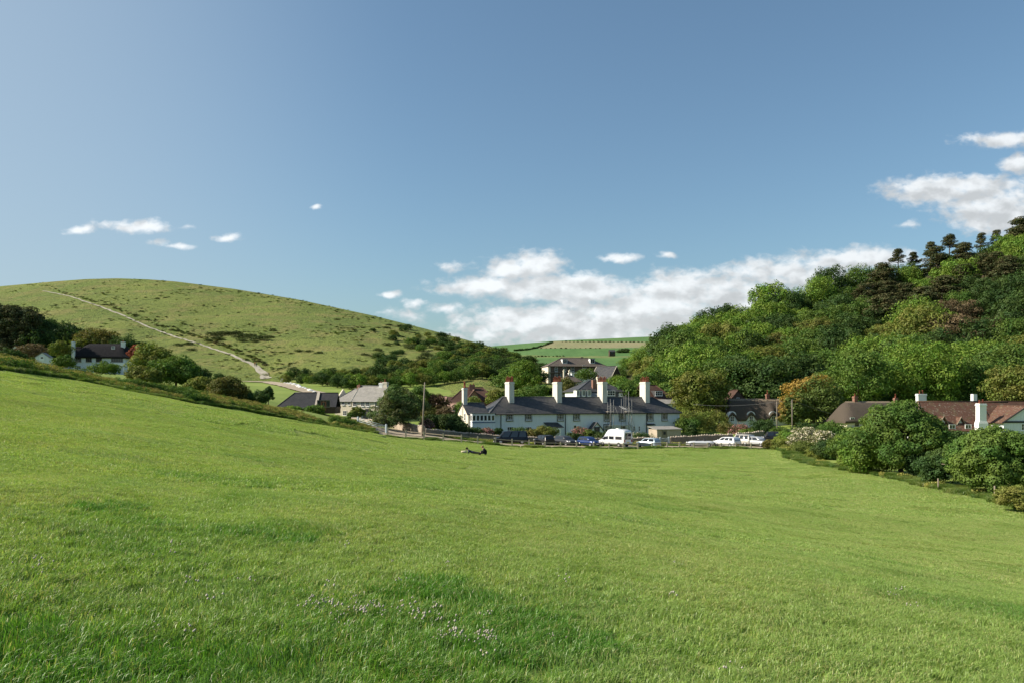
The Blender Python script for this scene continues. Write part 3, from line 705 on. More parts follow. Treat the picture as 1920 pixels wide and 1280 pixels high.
# --- garden shrubs along the village
FARC = [make_tree('dark', 12, 7, 900, 1.6, 990+i, z0=0, k=10, trunk=False) for i in range(2)]
def far_pt(px, py):
    ts = np.linspace(0, 1, 400); x, y, z = far.pt(np.full(400, float(px)), ts); i = np.where(HZ-z/y*F <= py)[0]; k = i[0] if len(i) else 399; return x[k], y[k], z[k]
for (a, pa, c, pc, n, sc, lab) in [(964,657.5,1038,641,26,.42,'dark bush in the hedge climbing the far green field'),(1050,640.5,1215,641.5,22,.30,'dark bush in the hedge along the top of the far fields'),(1000,652.8,1130,653,14,.26,'dark bush in the hedge below the far stubble field'),(1000,668,1060,667,9,.3,'small bush in the hedge on the far pasture above the hotel'),(1158,660.5,1178,660.5,5,.85,'dark tree in the clump beside the tiny field barn')]:
    for i in range(n):
        f = (i+.5)/n; x, y, z = far_pt(a+(c-a)*f+rw.uniform(-1, 1), pa+(pc-pa)*f+4*math.sin(f*3.1)*(n == 26)+.3); s_ = sc*rw.uniform(.7, 1.3); put(rw.choice(FARC), x, y, z-.5, (s_*1.2, s_, s_), rw.uniform(0, 6), lab, 'bush', 'hedgerow bushes on the far fields', 'hedge_bush')
GARD = [ # px, ytop, ybot, wpx, D, key, n, leaf, label
 (1315,768,808,90,158,'olive',9000,.26,'wide olive shrub by the thatched cottage garden wall'),
 (1290,782,812,50,150,'mid',6000,.24,'green shrub beside the right end wall of the terrace'),
 (1362,790,814,34,150,'gold',4000,.2,'small bronze shrub under the first arched dormer'),
 (1388,794,816,40,148,'pinkbloom',5000,.2,'pinkish shrub in the thatched cottage garden'),
 (1400,802,820,26,140,'bright',4000,.18,'bright green clipped bush behind the white estate car'),
 (1432,786,818,50,146,'dark',7000,.22,'dark green bush right of the middle of the thatched cottage'),
 (1462,798,820,40,140,'mid',5000,.2,'green shrub behind the dark van'),
 (748,728,800,88,126,'laurel',26000,.24,'large glossy laurel bush in front of the pale stone house'),
 (788,716,790,46,150,'mid',7000,.26,'light green tree behind the laurel bush and the wooden pole'),
 (722,778,800,50,122,'laurel',6000,.2,'low part of the laurel hanging over the stone wall'),
 (816,736,784,50,150,'copper',9000,.22,'small copper leaved tree right of the wooden pole'),
 (802,760,795,32,142,'gold',5000,.2,'low golden shrub under the copper leaved tree'),
 (835,760,800,40,146,'brown',5000,.2,'reddish twiggy shrub in front of the pink roof'),
 (862,752,790,30,150,'bright',5000,.2,'bright green small tree left of the terrace end chimney'),
 (815,776,806,44,134,'hedge',9000,.2,'dark hedge bush right of the wooden pole'),
 (845,774,808,46,134,'hedge',9000,.2,'dark square garden hedge beside the terrace'),
 (858,789,813,38,128,'hedge',7000,.18,'dark round clipped bush below the terrace gable'),
 (800,783,808,26,130,'pinkbloom',4000,.18,'pink flowering shrub next to the wooden pole'),
 (887,801,815,34,130,'dark',4000,.17,'low dark shrub under the terrace bay window'),
 (912,803,815,30,131,'pinkbloom',4000,.17,'pink flowering shrub under the terrace bay window'),
 (934,801,813,16,131,'dark',2500,.17,'small round shrub by the terrace drainpipe'),
 (975,803,816,40,132,'dark',4000,.17,'dark low shrub behind the dark van, under the terrace wall'),
 (1022,800,818,48,131,'olive',7000,.18,'rounded olive bush left of the slate door canopy'),
 (995,805,818,26,130,'gold',3500,.17,'small golden bush behind the dark van'),
 (1090,800,820,34,132,'pinkbloom',5000,.17,'dark pink flowering bush left of the gabled porch'),
 (1103,803,821,24,131,'olive',3500,.17,'olive shrub before the gabled porch'),
 (1076,812,824,30,129,'dark',3500,.17,'low dark shrub behind the blue car'),
 (1130,811,825,50,131,'hedge',6000,.18,'clipped hedge bush behind the white camper van'),
 (1196,811,822,22,133,'blossom',3000,.17,'cream flowering shrub right of the white camper van'),
 (1205,815,827,44,132,'dark',4500,.17,'dark shrub behind the silver hatchback'),
 (670,760,784,26,158,'yellowish',5000,.22,'yellow green young tree in front of the pale stone house'),
 (658,772,784,14,156,'mid',2000,.2,'small shrub at the corner of the pale stone house'),
 (590,760,776,36,150,'mid',5000,.24,'rounded green bush in front of the dark barn'),
 (545,760,776,34,152,'bright',4500,.24,'bright green bush at the left end of the dark barn'),
 (985,668,742,58,240,'bright',8000,.4,'light green tree left of the brick hotel'),
 (955,690,740,60,250,'mid',8000,.4,'mid green tree behind the second terrace chimney'),
 (1012,720,746,34,200,'mid',4500,.3,'green shrub between two terrace chimneys, behind the roof'),
 (990,728,748,56,195,'mid',5500,.3,'low green bush just above the terrace ridge'),
 (1062,705,748,42,190,'gold',7000,.28,'dark bronze tree beside the third terrace chimney'),
 (1098,690,712,40,250,'mid',4000,.3,'green bush below the white conservatory'),
 (930,732,752,36,190,'olive',5000,.28,'olive bush at the right end of the dark red roof'),
 (885,746,760,40,170,'yellowish',4500,.24,'yellow green climber bush above the terrace wing roof'),
 (1185,716,752,70,185,'mid',9000,.35,'leafy green tree rising behind the terrace scaffold'),
 (1298,790,826,20,144,'dark',3000,.2,'dark shrub at the gap beside the stone outhouse'),
]
for i, (px, a, b, w, D, key, n, s, lab) in enumerate(GARD):
    tr = 'tree' in lab; fl = 'flowering' in lab
    tree_fit(px, a, b+4, w, D, key, n, s, 600+i, lab, name='garden_tree' if tr else 'flowering_shrub' if fl else 'garden_shrub', cat='tree' if tr else 'shrub', z0=.04, k=18, trunk=tr, lobe=.34)
# hedges in front of the terrace garden, kerb grass along the fence
# --- left side: hedgerow trees below the down
LEFT = [
 (292,648,722,92,150,'olive',16000,.32,'large olive green tree right of the red leaved one'),
 (330,672,726,90,140,'mid',16000,.30,'rounded mid green tree at the middle of the left hedgerow'),
 (362,686,728,60,150,'dark',9000,.30,'dark green tree sloping down at the right of the left hedgerow'),
 (270,690,722,60,132,'olive',9000,.28,'lower olive bush in front of the left hedgerow trees'),
 (375,706,738,50,135,'olive',8000,.26,'grey green bush right of the left hedgerow trees'),
 (425,711,748,74,130,'gold',12000,.26,'wide golden green bush at the end of the left hedgerow'),
 (411,700,711,20,240,'dark',2500,.3,'small dark bush standing alone by the lane'),
 (455,730,752,34,140,'dark',5000,.26,'dark bush right of the golden green bush'),
 (482,735,758,46,145,'dark',7000,.26,'dark shrub left of the barn'),
 (503,722,752,20,158,'dark',3500,.26,'slim dark young tree left of the barn'),
 (255,647,672,28,185,'red',4500,.32,'small tree with red leaves beside the thatched white house'),
 (185,616,665,74,245,'gold',8000,.45,'golden green tree behind the roof of the thatched white house'),
 (150,632,668,40,240,'olive',4500,.4,'olive tree at the left chimney of the thatched white house'),
 (238,630,680,60,238,'dark',6500,.42,'dark tree behind the right end of the thatched white house'),
 (112,636,674,38,215,'olive',5000,.3,'thin grey green tree left of the thatched white house'),
 (120,668,690,40,150,'mid',5000,.24,'green bush in front of the left corner of the thatched white house'),
 (198,682,700,50,150,'mid',6000,.22,'green bush hiding the ground floor of the thatched white house'),
 (60,645,675,50,200,'brown',5000,.32,'brownish bush below the dark pines at the left'),
 (20,655,682,50,190,'dark',5000,.3,'dark bush below the pines at the left edge'),
]
for i, (px, a, b, w, D, key, n, s, lab) in enumerate(LEFT):
    tree_fit(px, a, b+3, w, D, key, n, s, 700+i, lab, name='broadleaf_tree' if 'tree' in lab else 'bush', cat='tree' if 'tree' in lab else 'bush', z0=.04, k=20, trunk='tree' in lab, lobe=.32)
rl = random.Random(5)
sil = [(-160,505),(-60,520),(0,540),(30,545),(60,558),(85,580),(110,588),(130,598),(150,606),(170,615)]
DPT = [make_tree('dark', 11, 13, 5200, .5, 850+i, z0=.1, k=26) for i in range(2)]
for j, px in enumerate(range(-150, 165, 15)):
    top = float(interp(sil, px)); pine = px < 75
    for row, (D, dy) in enumerate([(262, 0), (250, 16), (222, 34)]):
        if row == 2 and px > 88: continue
        q = px+rl.uniform(-5, 5); zt = (HZ-top-dy-rl.uniform(-3, 5))/F*D; x = (q-960)/F*D
        g = gz1(x, D); h = min(20, zt-g)
        w_ = ['back row', 'middle row', 'front row'][row]
        if pine: put(PINES[(j+row) % 4], x, D, g-1, (1.05, 1.05, (h+1)/13), rl.uniform(0, 6), 'tall dark pine in the %s of the pinewood at the far left' % w_, group='pines of the dark wood at the far left')
        else: put(DPT[(j+row) % 2], x, D, g-1, (.85, .85, (h+1)/13), rl.uniform(0, 6), 'dark green tree in the %s of the wood left of the thatched white house' % w_, group='dark broadleaved trees at the end of the left wood')
# --- scrub on the down
SCR = [make_tree(k, 6, 4.2, 1700, .42, 900+i, name='scrub_bush', z0=.0, k=12, trunk=False, lobe=.4) for i, k in enumerate(['dark', 'mid', 'dark', 'olive'])]
GOR = [make_tree('gorse', 7, 2.6, 1100, .42, 920+i, name='gorse_bush', z0=.0, k=10, trunk=False, lobe=.42, flat=.5) for i in range(3)]
rs = random.Random(11)
def on_down(px, py): p, t = down.hit(px, py); return p
G2 = [(420,630,60,7),(445,626,30,5),(400,640,40,6),(480,634,70,8),(512,620,26,5),(465,642,40,5),(580,661,56,6),(545,664,20,3),(630,601,22,3),(702,667,60,6),(676,649,30,4),(345,648,40,5),(360,656,30,4),(425,675,30,4),(440,672,18,3),
      (302,560,26,3),(330,563,14,2),(212,572,16,3),(135,552,14,2),(265,586,12,3),(475,613,14,2),(552,624,12,2),(740,612,40,5),(715,616,30,4),(640,650,16,2),(690,626,20,3),(408,592,10,2),(434,565,12,2),(396,665,26,3),(300,652,30,3)]
for px, py, w, hh in G2:
    D = on_down(px, py)[1]; k = max(1, int(w/F*D/5.0))
    for j in range(k):
        q = px+(j+.5-k/2)*w/k+rs.uniform(-2, 2); p = on_down(q, py+rs.uniform(-hh*.4, hh*.4)); s = hh/F*D/2.4*rs.uniform(.7, 1.2)
        put(rs.choice(GOR), p.x, p.y, p.z-.3, (s*1.25, s*1.1, s*.9), rs.uniform(0, 6), 'dark low gorse bush in a patch on the open grassy down', 'bush', 'gorse patches on the open down', 'gorse_bush')
cnt = 0
while cnt < 290:   # the bushy right flank, thickening downhill
    px = rs.uniform(690, 1030); c = float(interp(down.crest, px)); lo = float(interp([(690,690),(800,700),(900,700),(1030,712)], px))
    py = c+4+(lo-c-4)*rs.random()**.8; dens = min(1, max(0, (px-690)/230)*.8+.25*((py-c)/(lo-c)))
    if rs.random() > dens: continue
    p = on_down(px, py); s = rs.uniform(.6, 1.3)
    where = 'near the crest' if py < c+18 else 'half way down' if py < c+45 else 'near the foot'
    put(rs.choice(SCR if rs.random() < .7 else GOR), p.x, p.y, p.z-.3, (s, s, s*.85), rs.uniform(0, 6), 'dark scrub bush %s of the bushy right flank of the down' % where, 'bush', 'scrub on the right flank of the down', 'scrub_bush')
    cnt += 1
FT = [make_tree(k, 8, 7.5, 3200, .42, 940+i, z0=.02, k=18) for i, k in enumerate(['mid', 'olive', 'dark', 'bright', 'mid'])]
for j in range(64):   # the tree belt at the foot of the down
    px = 538+j*7.6+rs.uniform(-4, 4); row = j % 3
    yb = float(interp([(538,716),(640,728),(700,722),(800,706),(900,702),(1020,712)], px))-row*9+rs.uniform(-2, 2)
    D = float(interp(down.footD, px))+row*14+rs.uniform(-3, 3)-4
    x = (px-960)/F*D; t_ = (D-float(interp(down.footD, px)))/(float(interp(down.crestD, px))-float(interp(down.footD, px)))
    z = max(gz1(x, D), float(down.pt(px, t_)[2])); s = rs.uniform(.65, 1.0)*(1 if px > 600 else .7)
    pr = FT[2] if row == 2 and rs.random() < .6 else rs.choice(FT)
    part = 'above the dark barn' if px < 625 else 'behind the grey roofed house' if px < 760 else 'above the dark red roof' if px < 930 else 'left of the brick hotel'
    put(pr, x, D, z-.6, (s, s, s*rs.uniform(.8, 1.1)), rs.uniform(0, 6), 'leafy tree in the belt at the foot of the down, %s' % part, group='tree belt at the foot of the down')
for k in list(bpy.data.objects):
    if 'used' in k.keys():
        if k['used'] == 0:
            for ch in list(k.children): bpy.data.objects.remove(ch)
            bpy.data.objects.remove(k)
for k in bpy.data.objects:
    if 'used' in k.keys(): del k['used']

# ------------------------------------------------------------------ buildings
class Bld:
    """a building: root at the front left corner on the ground; x along the front, y to the back, z up"""
    def __init__(s, name, px, D, zb, deg, label, cat='house', group=None):
        s.o = Vector(((px-960)/F*D, D, zb)); s.a = R(deg); s.c, s.s = math.cos(s.a), math.sin(s.a)
        s.root = empty(name, s.o, s.a, label, cat, group)
    def x(s, px, y=0.0):
        k = (px-960)/F; ox = s.o.x-s.s*y; oy = s.o.y+s.c*y
        return (k*oy-ox)/(s.c-k*s.s)
    def z(s, py, x=0.0, y=0.0): return (HZ-py)/F*(s.o.y+s.s*x+s.c*y)-s.o.z
    def part(s, name, mb, m, parent=None): return mb.build(name, M_(m) if isinstance(m, str) else m, parent or s.root)
    def walls(s, x0, x1, y0, y1, z1, m='white', z0=-.6, gable=None, name='wall'):
        b = MB(); b.box(x0, x1, y0, y1, z0, z1)
        if gable:   # (axis, ridge height)
            ax, zr = gable
            if ax == 'x':
                ym = (y0+y1)/2
                for xa, xb in ((x0, x0+.3), (x1-.3, x1)):
                    b.hull([(xa,y0,z1),(xa,y1,z1),(xa,ym,zr),(xb,y0,z1),(xb,y1,z1),(xb,ym,zr)], [(0,1,2),(5,4,3),(0,3,4,1),(1,4,5,2),(2,5,3,0)])
            else:
                xm = (x0+x1)/2
                for ya, yb in ((y0, y0+.3), (y1-.3, y1)):
                    b.hull([(x0,ya,z1),(x1,ya,z1),(xm,ya,zr),(x0,yb,z1),(x1,yb,z1),(xm,yb,zr)], [(0,1,2),(5,4,3),(0,3,4,1),(1,4,5,2),(2,5,3,0)])
        return s.part(name, b, m)
    def roof(s, x0, x1, y0, y1, ze, zr, m='slate', hipL=0., hipR=0., ov=.35, og=.2, th=.14, ridge='terracotta', verge=None, name='roof', axis='x'):
        if axis == 'y':
            return s.roof_y(x0, x1, y0, y1, ze, zr, m, ov, og, th, ridge, verge, name)
        ym = (y0+y1)/2; k = (zr-ze)/(ym-y0); dz = ov*k
        xa = x0-(ov if hipL else og); xb = x1+(ov if hipR else og); ra = x0+hipL if hipL else xa; rb = x1-hipR if hipR else xb
        t = th*.6; b = MB()
        b.slab([(xa,y0-ov,ze-dz+t),(xb,y0-ov,ze-dz+t),(rb,ym,zr+t),(ra,ym,zr+t)], th)
        b.slab([(xb,y1+ov,ze-dz+t),(xa,y1+ov,ze-dz+t),(ra,ym,zr+t),(rb,ym,zr+t)], th)
        if hipL: b.slab([(xa,y1+ov,ze-dz+t),(xa,y0-ov,ze-dz+t),(ra,ym,zr+t)], th)
        if hipR: b.slab([(xb,y0-ov,ze-dz+t),(xb,y1+ov,ze-dz+t),(rb,ym,zr+t)], th)
        r = s.part(name, b, m)
        if ridge:
            q = MB(); q.tube([(ra,ym,zr+t+.03),(rb,ym,zr+t+.03)], .10, 6)
            if hipL: q.tube([(xa,y0-ov,ze-dz+t+.03),(ra,ym,zr+t+.03)], .08, 6); q.tube([(xa,y1+ov,ze-dz+t+.03),(ra,ym,zr+t+.03)], .08, 6)
            if hipR: q.tube([(xb,y0-ov,ze-dz+t+.03),(rb,ym,zr+t+.03)], .08, 6); q.tube([(xb,y1+ov,ze-dz+t+.03),(rb,ym,zr+t+.03)], .08, 6)
            s.part('ridge_tiles', q, ridge, r)
        if verge:
            q = MB()
            for xx, on in ((xa-.02, not hipL), (xb+.02, not hipR)):
                if on:
                    q.tube([(xx,y0-ov,ze-dz+t+.03),(xx,ym,zr+t+.03),(xx,y1+ov,ze-dz+t+.03)], .10, 4, smooth=False)
            s.part('bargeboard', q, verge, r)
        return r
    def roof_y(s, x0, x1, y0, y1, ze, zr, m, ov, og, th, ridge, verge, name):
        xm = (x0+x1)/2; k = (zr-ze)/(xm-x0); dz = ov*k; t = th*.6; b = MB(); ya, yb = y0-og, y1
        b.slab([(x0-ov,yb,ze-dz+t),(x0-ov,ya,ze-dz+t),(xm,ya,zr+t),(xm,yb,zr+t)], th)
        b.slab([(x1+ov,ya,ze-dz+t),(x1+ov,yb,ze-dz+t),(xm,yb,zr+t),(xm,ya,zr+t)], th)
        r = s.part(name, b, m)
        if ridge: q = MB(); q.tube([(xm,ya,zr+t+.03),(xm,yb,zr+t+.03)], .09, 6); s.part('ridge_tiles', q, ridge, r)
        if verge:
            q = MB(); q.tube([(x0-ov,ya-.03,ze-dz+t),(xm,ya-.03,zr+t),(x1+ov,ya-.03,ze-dz+t)], .09, 4, smooth=False); s.part('bargeboard', q, verge, r)
        return r
    def face(s, face, at):
        if face == 'front': c = ((1,0,0),(0,-1,0)); o = (0, at, 0)
        elif face == 'left': c = ((0,1,0),(-1,0,0)); o = (at, 0, 0)
        elif face == 'right': c = ((0,1,0),(1,0,0)); o = (at, 0, 0)
        X, N = c
        return Matrix(((X[0],N[0],0,o[0]),(X[1],N[1],0,o[1]),(0,0,1,o[2]),(0,0,0,1)))
    def window(s, u, z, w, h, face='front', at=0., nx=2, ny=2, fm='wtrim', gm='glass', surround=None, parent=None, bar=.05, fw=.08, name='window'):
        """u = centre along the wall, z = sill height"""
        mt = s.face(face, at); b = MB(); a0, a1 = u-w/2, u+w/2
        b.box(a0, a0+fw, .002, .09, z, z+h, mt); b.box(a1-fw, a1, .002, .09, z, z+h, mt)
        b.box(a0+fw, a1-fw, .002, .09, z+h-fw, z+h, mt); b.box(a0-.05, a1+.05, .002, .15, z-.09, z, mt); b.box(a0+fw, a1-fw, .002, .09, z, z+fw, mt)
        for i in range(1, nx): q = a0+w*i/nx; b.box(q-bar/2, q+bar/2, .012, .075, z+fw, z+h-fw, mt)
        for i in range(1, ny): q = z+h*i/ny; b.box(a0+fw, a1-fw, .014, .07, q-bar/2, q+bar/2, mt)
        f = s.part(name, b, fm, parent)
        g = MB(); g.box(a0+fw*.5, a1-fw*.5, .004, .035, z+fw*.5, z+h-fw*.5, mt); s.part('pane', g, gm, f)
        if surround:
            q = MB(); e = .15
            q.box(a0-e, a0-.002, .002, .05, z-e, z+h+e, mt); q.box(a1+.002, a1+e, .002, .05, z-e, z+h+e, mt); q.box(a0-.002, a1+.002, .002, .05, z+h+.002, z+h+e, mt)
            q.box(a0-e, a1+e, .002, .19, z-.24, z-.092, mt); s.part('surround', q, surround, f)
        return f
    def door(s, u, w=.95, h=2.05, face='front', at=0., m='wtrim', z=0.):
        mt = s.face(face, at); b = MB(); b.box(u-w/2, u+w/2, .01, .07, z, z+h, mt)
        b.box(u-w/2-.1, u-w/2-.002, .005, .12, z, z+h+.1, mt); b.box(u+w/2+.002, u+w/2+.1, .005, .12, z, z+h+.1, mt); b.box(u-w/2-.002, u+w/2+.002, .005, .12, z+h+.002, z+h+.1, mt)
        d = s.part('door', b, m); g = MB(); g.box(u-w*.3, u+w*.3, .072, .085, z+h*.55, z+h*.9, mt); s.part('pane', g, 'glass', d)
        k = MB(); k.tube([mt @ Vector((u+w*.36, .08, z+1.0)), mt @ Vector((u+w*.36, .15, z+1.0))], .03, 6); s.part('handle', k, 'black', d); return d
    def chimney(s, x, y, w, d, z0, z1, pots=(), m='chim', pm='terracotta', pot_h=.75, cap=True, band=None, r=.14):
        b = MB(); b.box(x-w/2, x+w/2, y-d/2, y+d/2, z0, z1-.35)
        if cap:
            b.box(x-w/2-.07, x+w/2+.07, y-d/2-.07, y+d/2+.07, z1-.352, z1-.15); b.box(x-w/2-.02, x+w/2+.02, y-d/2-.02, y+d/2+.02, z1-.152, z1)
        else: b.box(x-w/2+.003, x+w/2-.003, y-d/2+.003, y+d/2-.003, z1-.352, z1)
        c = s.part('chimney', b, m)
        for i, (dx, dy) in enumerate(pots):
            hh = pot_h*(1+.14*((i*7) % 3-1)); q = MB()
            q.tube([(x+dx,y+dy,z1-.03),(x+dx,y+dy,z1+hh*.15),(x+dx,y+dy,z1+hh*.85),(x+dx,y+dy,z1+hh*.86),(x+dx,y+dy,z1+hh)], [r*1.15, r*.95, r*.8, r*1.0, r*.95], 8); s.part('chimney_pot', q, pm, c)
        return c
    def pipe(s, x, z0, z1, at=0., m='black', face='front'):
        mt = s.face(face, at); b = MB(); b.tube([mt @ Vector((x, .10, z0)), mt @ Vector((x, .10, z1-.3)), mt @ Vector((x, .3, z1))], .07, 6); return s.part('drainpipe', b, m)
    def gutter(s, x0, x1, z, y=-.42, m='black'):
        b = MB(); b.tube([(x0, y, z), (x1, y, z)], .075, 6); return s.part('gutter', b, m)

# --- the white terrace in the middle
T = Bld('terrace_house', 918.5, 138, -7.0, 20, 'long white terrace with a dark slate roof and four tall white chimneys')
xe = T.x(1274); ZE = T.z(773.2, 0); zr = T.z(744.5, 0, 3.6)
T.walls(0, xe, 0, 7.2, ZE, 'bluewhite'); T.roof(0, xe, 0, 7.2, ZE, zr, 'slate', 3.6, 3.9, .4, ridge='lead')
T.gutter(-.3, xe+.3, ZE-.22)
for px in (954.5, 1043.5, 1128, 1207.5):
    x = T.x(px, 3.6); z1 = T.z(715.5, x, 3.6)
    T.chimney(x, 3.3, .98, 2.3, zr-1.0, z1, [(dx, dy) for dx in (-.3, .3) for dy in (-.9, -.3, .3, .9)], pot_h=.95, r=.125)
UW = [955.3, 990.9, 1050.6, 1081, 1138, 1166.5, 1219.3, 1246]
for i, px in enumerate(UW):
    x = T.x(px); T.window(x, T.z(786.3, x), 1.08, 1.22, nx=3, ny=4, gm='curtain_glass', surround='black', bar=.022, fw=.05)
for px in (939, 1060, 1145.5, 1212): x = T.x(px); T.pipe(x, 0, ZE-.2)
def lowin(px, w, h, py0, nx=2, ny=2, **k): x = T.x(px); T.window(x, T.z(py0, x), w, h, nx=nx, ny=ny, **k)
lowin(957, 1.3, 1.25, 812, 3); lowin(991, 1.1, 1.25, 812, 3); lowin(1137, .95, 1.35, 809, 3, 2, surround='black'); lowin(1168, 1.1, 1.1, 808, 3); lowin(1188.5, .42, 1.0, 807.5, 1, 2)
lowin(1198.5, .42, 1.0, 807.5, 1, 2); lowin(1245, .55, .8, 804, 1, 2); lowin(1078, .6, 1.1, 807, 1, 2); lowin(1084, .4, 1.0, 807, 1, 2); lowin(1038, .9, 1.0, 811, 3)
T.door(T.x(1218.5), .95, 2.0, m='wtrim'); 
b = MB(); x = T.x(1218.5); b.slab([(x-.9,-.75,2.32),(x+.9,-.75,2.32),(x+.9,0,2.55),(x-.9,0,2.55)], .07); T.part('door_canopy', b, 'black')
b = MB(); x0, x1 = T.x(1022), T.x(1048); b.slab([(x0+.1,-1.6,T.z(799.5,x0)),(x1+.35,-1.6,T.z(799.5,x1)),(x1-.3,0,T.z(790.8,x1)),(x0-.3,0,T.z(790.8,x0))], .1); T.part('porch_roof', b, 'slate')
b = MB(); b.box(x0+.9, x1-.1, -1.35, 0, -.4, T.z(800.5, x1)); T.part('porch', b, 'bluewhite'); T.door(x1-.75, .8, 1.85, at=-1.35); T.window(x0+1.6, 1.0, .8, .9, at=-1.35, nx=3, ny=3)
xc = T.x(1112.5); pw = 1.15; zp = T.z(803, xc)                       # gabled porch with its door
b = MB(); b.box(xc-pw, xc+pw, -1.5, 0, -.4, zp); b.hull([(xc-pw,-1.5,zp),(xc+pw,-1.5,zp),(xc,-1.5,zp+1.15),(xc-pw,-1.2,zp),(xc+pw,-1.2,zp),(xc,-1.2,zp+1.15)], [(0,1,2),(5,4,3),(0,3,4,1),(1,4,5,2),(2,5,3,0)]); T.part('porch', b, 'bluewhite')
b = MB()
for sg in (-1, 1): b.slab([(xc+sg*(pw+.3),-1.75,zp-.28),(xc+sg*(pw+.3),0,zp-.28),(xc,0,zp+1.28),(xc,-1.75,zp+1.28)], .12)
T.part('porch_roof', b, 'slate'); T.door(xc, .9, 2.0, at=-1.5, m='black')
# the lower wing at the left end: gable to the sun, bay of windows over the garden
wl = T.x(876.5, .6); zwe = T.z(774.6, wl, .6); zwr = T.z(755.6, wl, 3.6); y0w, y1w = .6, 6.6
T.walls(wl, -.002, y0w, y1w, zwe, 'cream', gable=('x', zwr)); T.roof(wl, -.1, y0w, y1w, zwe, zwr, 'slate', 0, 0, .35, .12, ridge='lead')
zc = T.z(726.5, wl, 3.6); T.chimney(wl+.36, 3.6, .72, 1.1, -.5, zc, [(0, -.25), (0, .25)], pot_h=1.2)
T.window(2.1, T.z(787, wl, 2)-.1, .9, 1.35, 'left', wl, 2, 2, gm='glass')
bx0, bx1 = T.x(885.5, -.9), T.x(928, -.9); zb0 = T.z(789, bx0, -.9); zb1 = T.z(776.8, bx0, -.9)
b = MB(); b.box(bx0, bx1, -.9, y0w-.002, -.5, zb0); b.box(bx0, bx1, -.9, y0w-.002, zb1, zb1+.22); T.part('bay', b, 'bluewhite')
b = MB(); b.box(bx0-.15, bx1+.15, -1.05, y0w, zb1+.222, zb1+.32); T.part('bay_roof', b, 'lead')
b = MB(); b.box(bx0-.06, bx1+.06, -.98, -.902, zb0-.28, zb0-.15); T.part('bay_band', b, mat('blue_band', lambda t: bsdf(t, rgb((.05, .10, .22)), .6)))
nb = 6; wv = (bx1-bx0)/nb
for i in range(nb): T.window(bx0+wv*(i+.5), zb0+.02, wv-.02, zb1-zb0-.04, at=-.82, nx=1, ny=1, fw=.11)
for i in range(2): T.window(-.45+i*.7, zb0+.02, .68, zb1-zb0-.04, 'left', bx0+.08, 1, 1, fw=.09)
b = MB(); b.box(bx0+.2, bx1-.1, -.70, y0w-.004, zb0-.01, zb1+.01); T.part('bay_room', b, 'wood_dark')
b = MB(); x = wl+.2; b.box(wl+.02, bx0-.05, .3, y0w, -.5, zwe-.3); T.part('lean_to', b, 'cream')
# --- scaffold in front of the terrace
m_scaf = plain('dull_scaffold_tube', (.20, .20, .19), .6, .4, .3, 6)
def scaffold():
    o = T.root.location; r = empty('scaffold', o+Vector((0, 0, 0)), T.a, 'tall metal scaffold of poles and boards against the white terrace wall', 'scaffold')
    def pole(pts, rad=.045, nm='pole'): b = MB(); b.tube(pts, rad*.8, 6); b.build(nm, m_scaf, r)
    xs = [T.x(q) for q in (1137.5, 1143.5, 1163, 1171.5, 1177.5)]
    tops = [747, 748.5, 741, 733, 748]
    for x, tp in zip(xs, tops):
        for y in (-1.5, -.45): pole([(x, y, -.3), (x, y, T.z(tp, x, -1.2)-(0 if y < -1 else .6))])
    for py, a, c in ((761, 1133, 1145), (765, 1134.5, 1145.5), (761, 1170, 1181.5), (765.5, 1171, 1179), (796.5, 1134, 1179)):
        xa, xb = T.x(a), T.x(c); pole([(xa, -1.5, T.z(py, xa)), (xb, -1.5, T.z(py, xb))], .04, 'guard_rail')
    for (a, pa, c, pc) in ((1147, 763, 1156, 788), (1172, 760, 1186, 812), (1139, 787, 1132, 812), (1178, 776, 1172, 812), (1168, 763, 1178, 775), (1171, 790, 1183, 812)):
        xa, xb = T.x(a), T.x(c); pole([(xa, -1.45, T.z(pa, xa)), (xb, -1.55, T.z(pc, xb))], .04, 'brace')
    for a, c, py in ((1134, 1146, 771), (1168, 1181, 771), (1134, 1180, 797.5)):
        xa, xb = T.x(a), T.x(c); b = MB()
        for k in range(4): b.box(xa, xb, -1.45+k*.25, -1.22+k*.25, T.z(py, xa), T.z(py, xa)+.05)
        b.build('board', M_('conc'), r)
    xa = T.x(1176); b = MB()                                          # ladder lying up the roof
    for q in (-.2, .2): b.tube([(xa+q, -.9, T.z(771, xa)), (xa-.9+q, 1.3, T.z(760, xa))], .03, 5)
    for k in range(8): f = k/7; b.tube([(xa-.2-.9*f, -.9+2.2*f, T.z(771-11*f, xa)), (xa+.2-.9*f, -.9+2.2*f, T.z(771-11*f, xa))], .02, 5)
    b.build('ladder', M_('steel'), r)
scaffold()
# --- low stone outhouse at the right end
O = Bld('outhouse', 1232, 138.5, -7.0, 20, 'low stone outhouse with a flat pale roof beside the right end of the terrace', 'shed')
ox = O.x(1277); oz = O.z(804.5, 0); O.walls(0, ox, 0, 3, oz, 'stone_lit'); b = MB(); b.slab([(-.15,-.2,oz+.05),(ox+.15,-.2,oz+.05),(ox+.15,3.1,oz+.5),(-.15,3.1,oz+.5)], .12); O.part('roof', b, 'slate_pale'); O.door(ox*.3, .8, 1.6, m='wood')

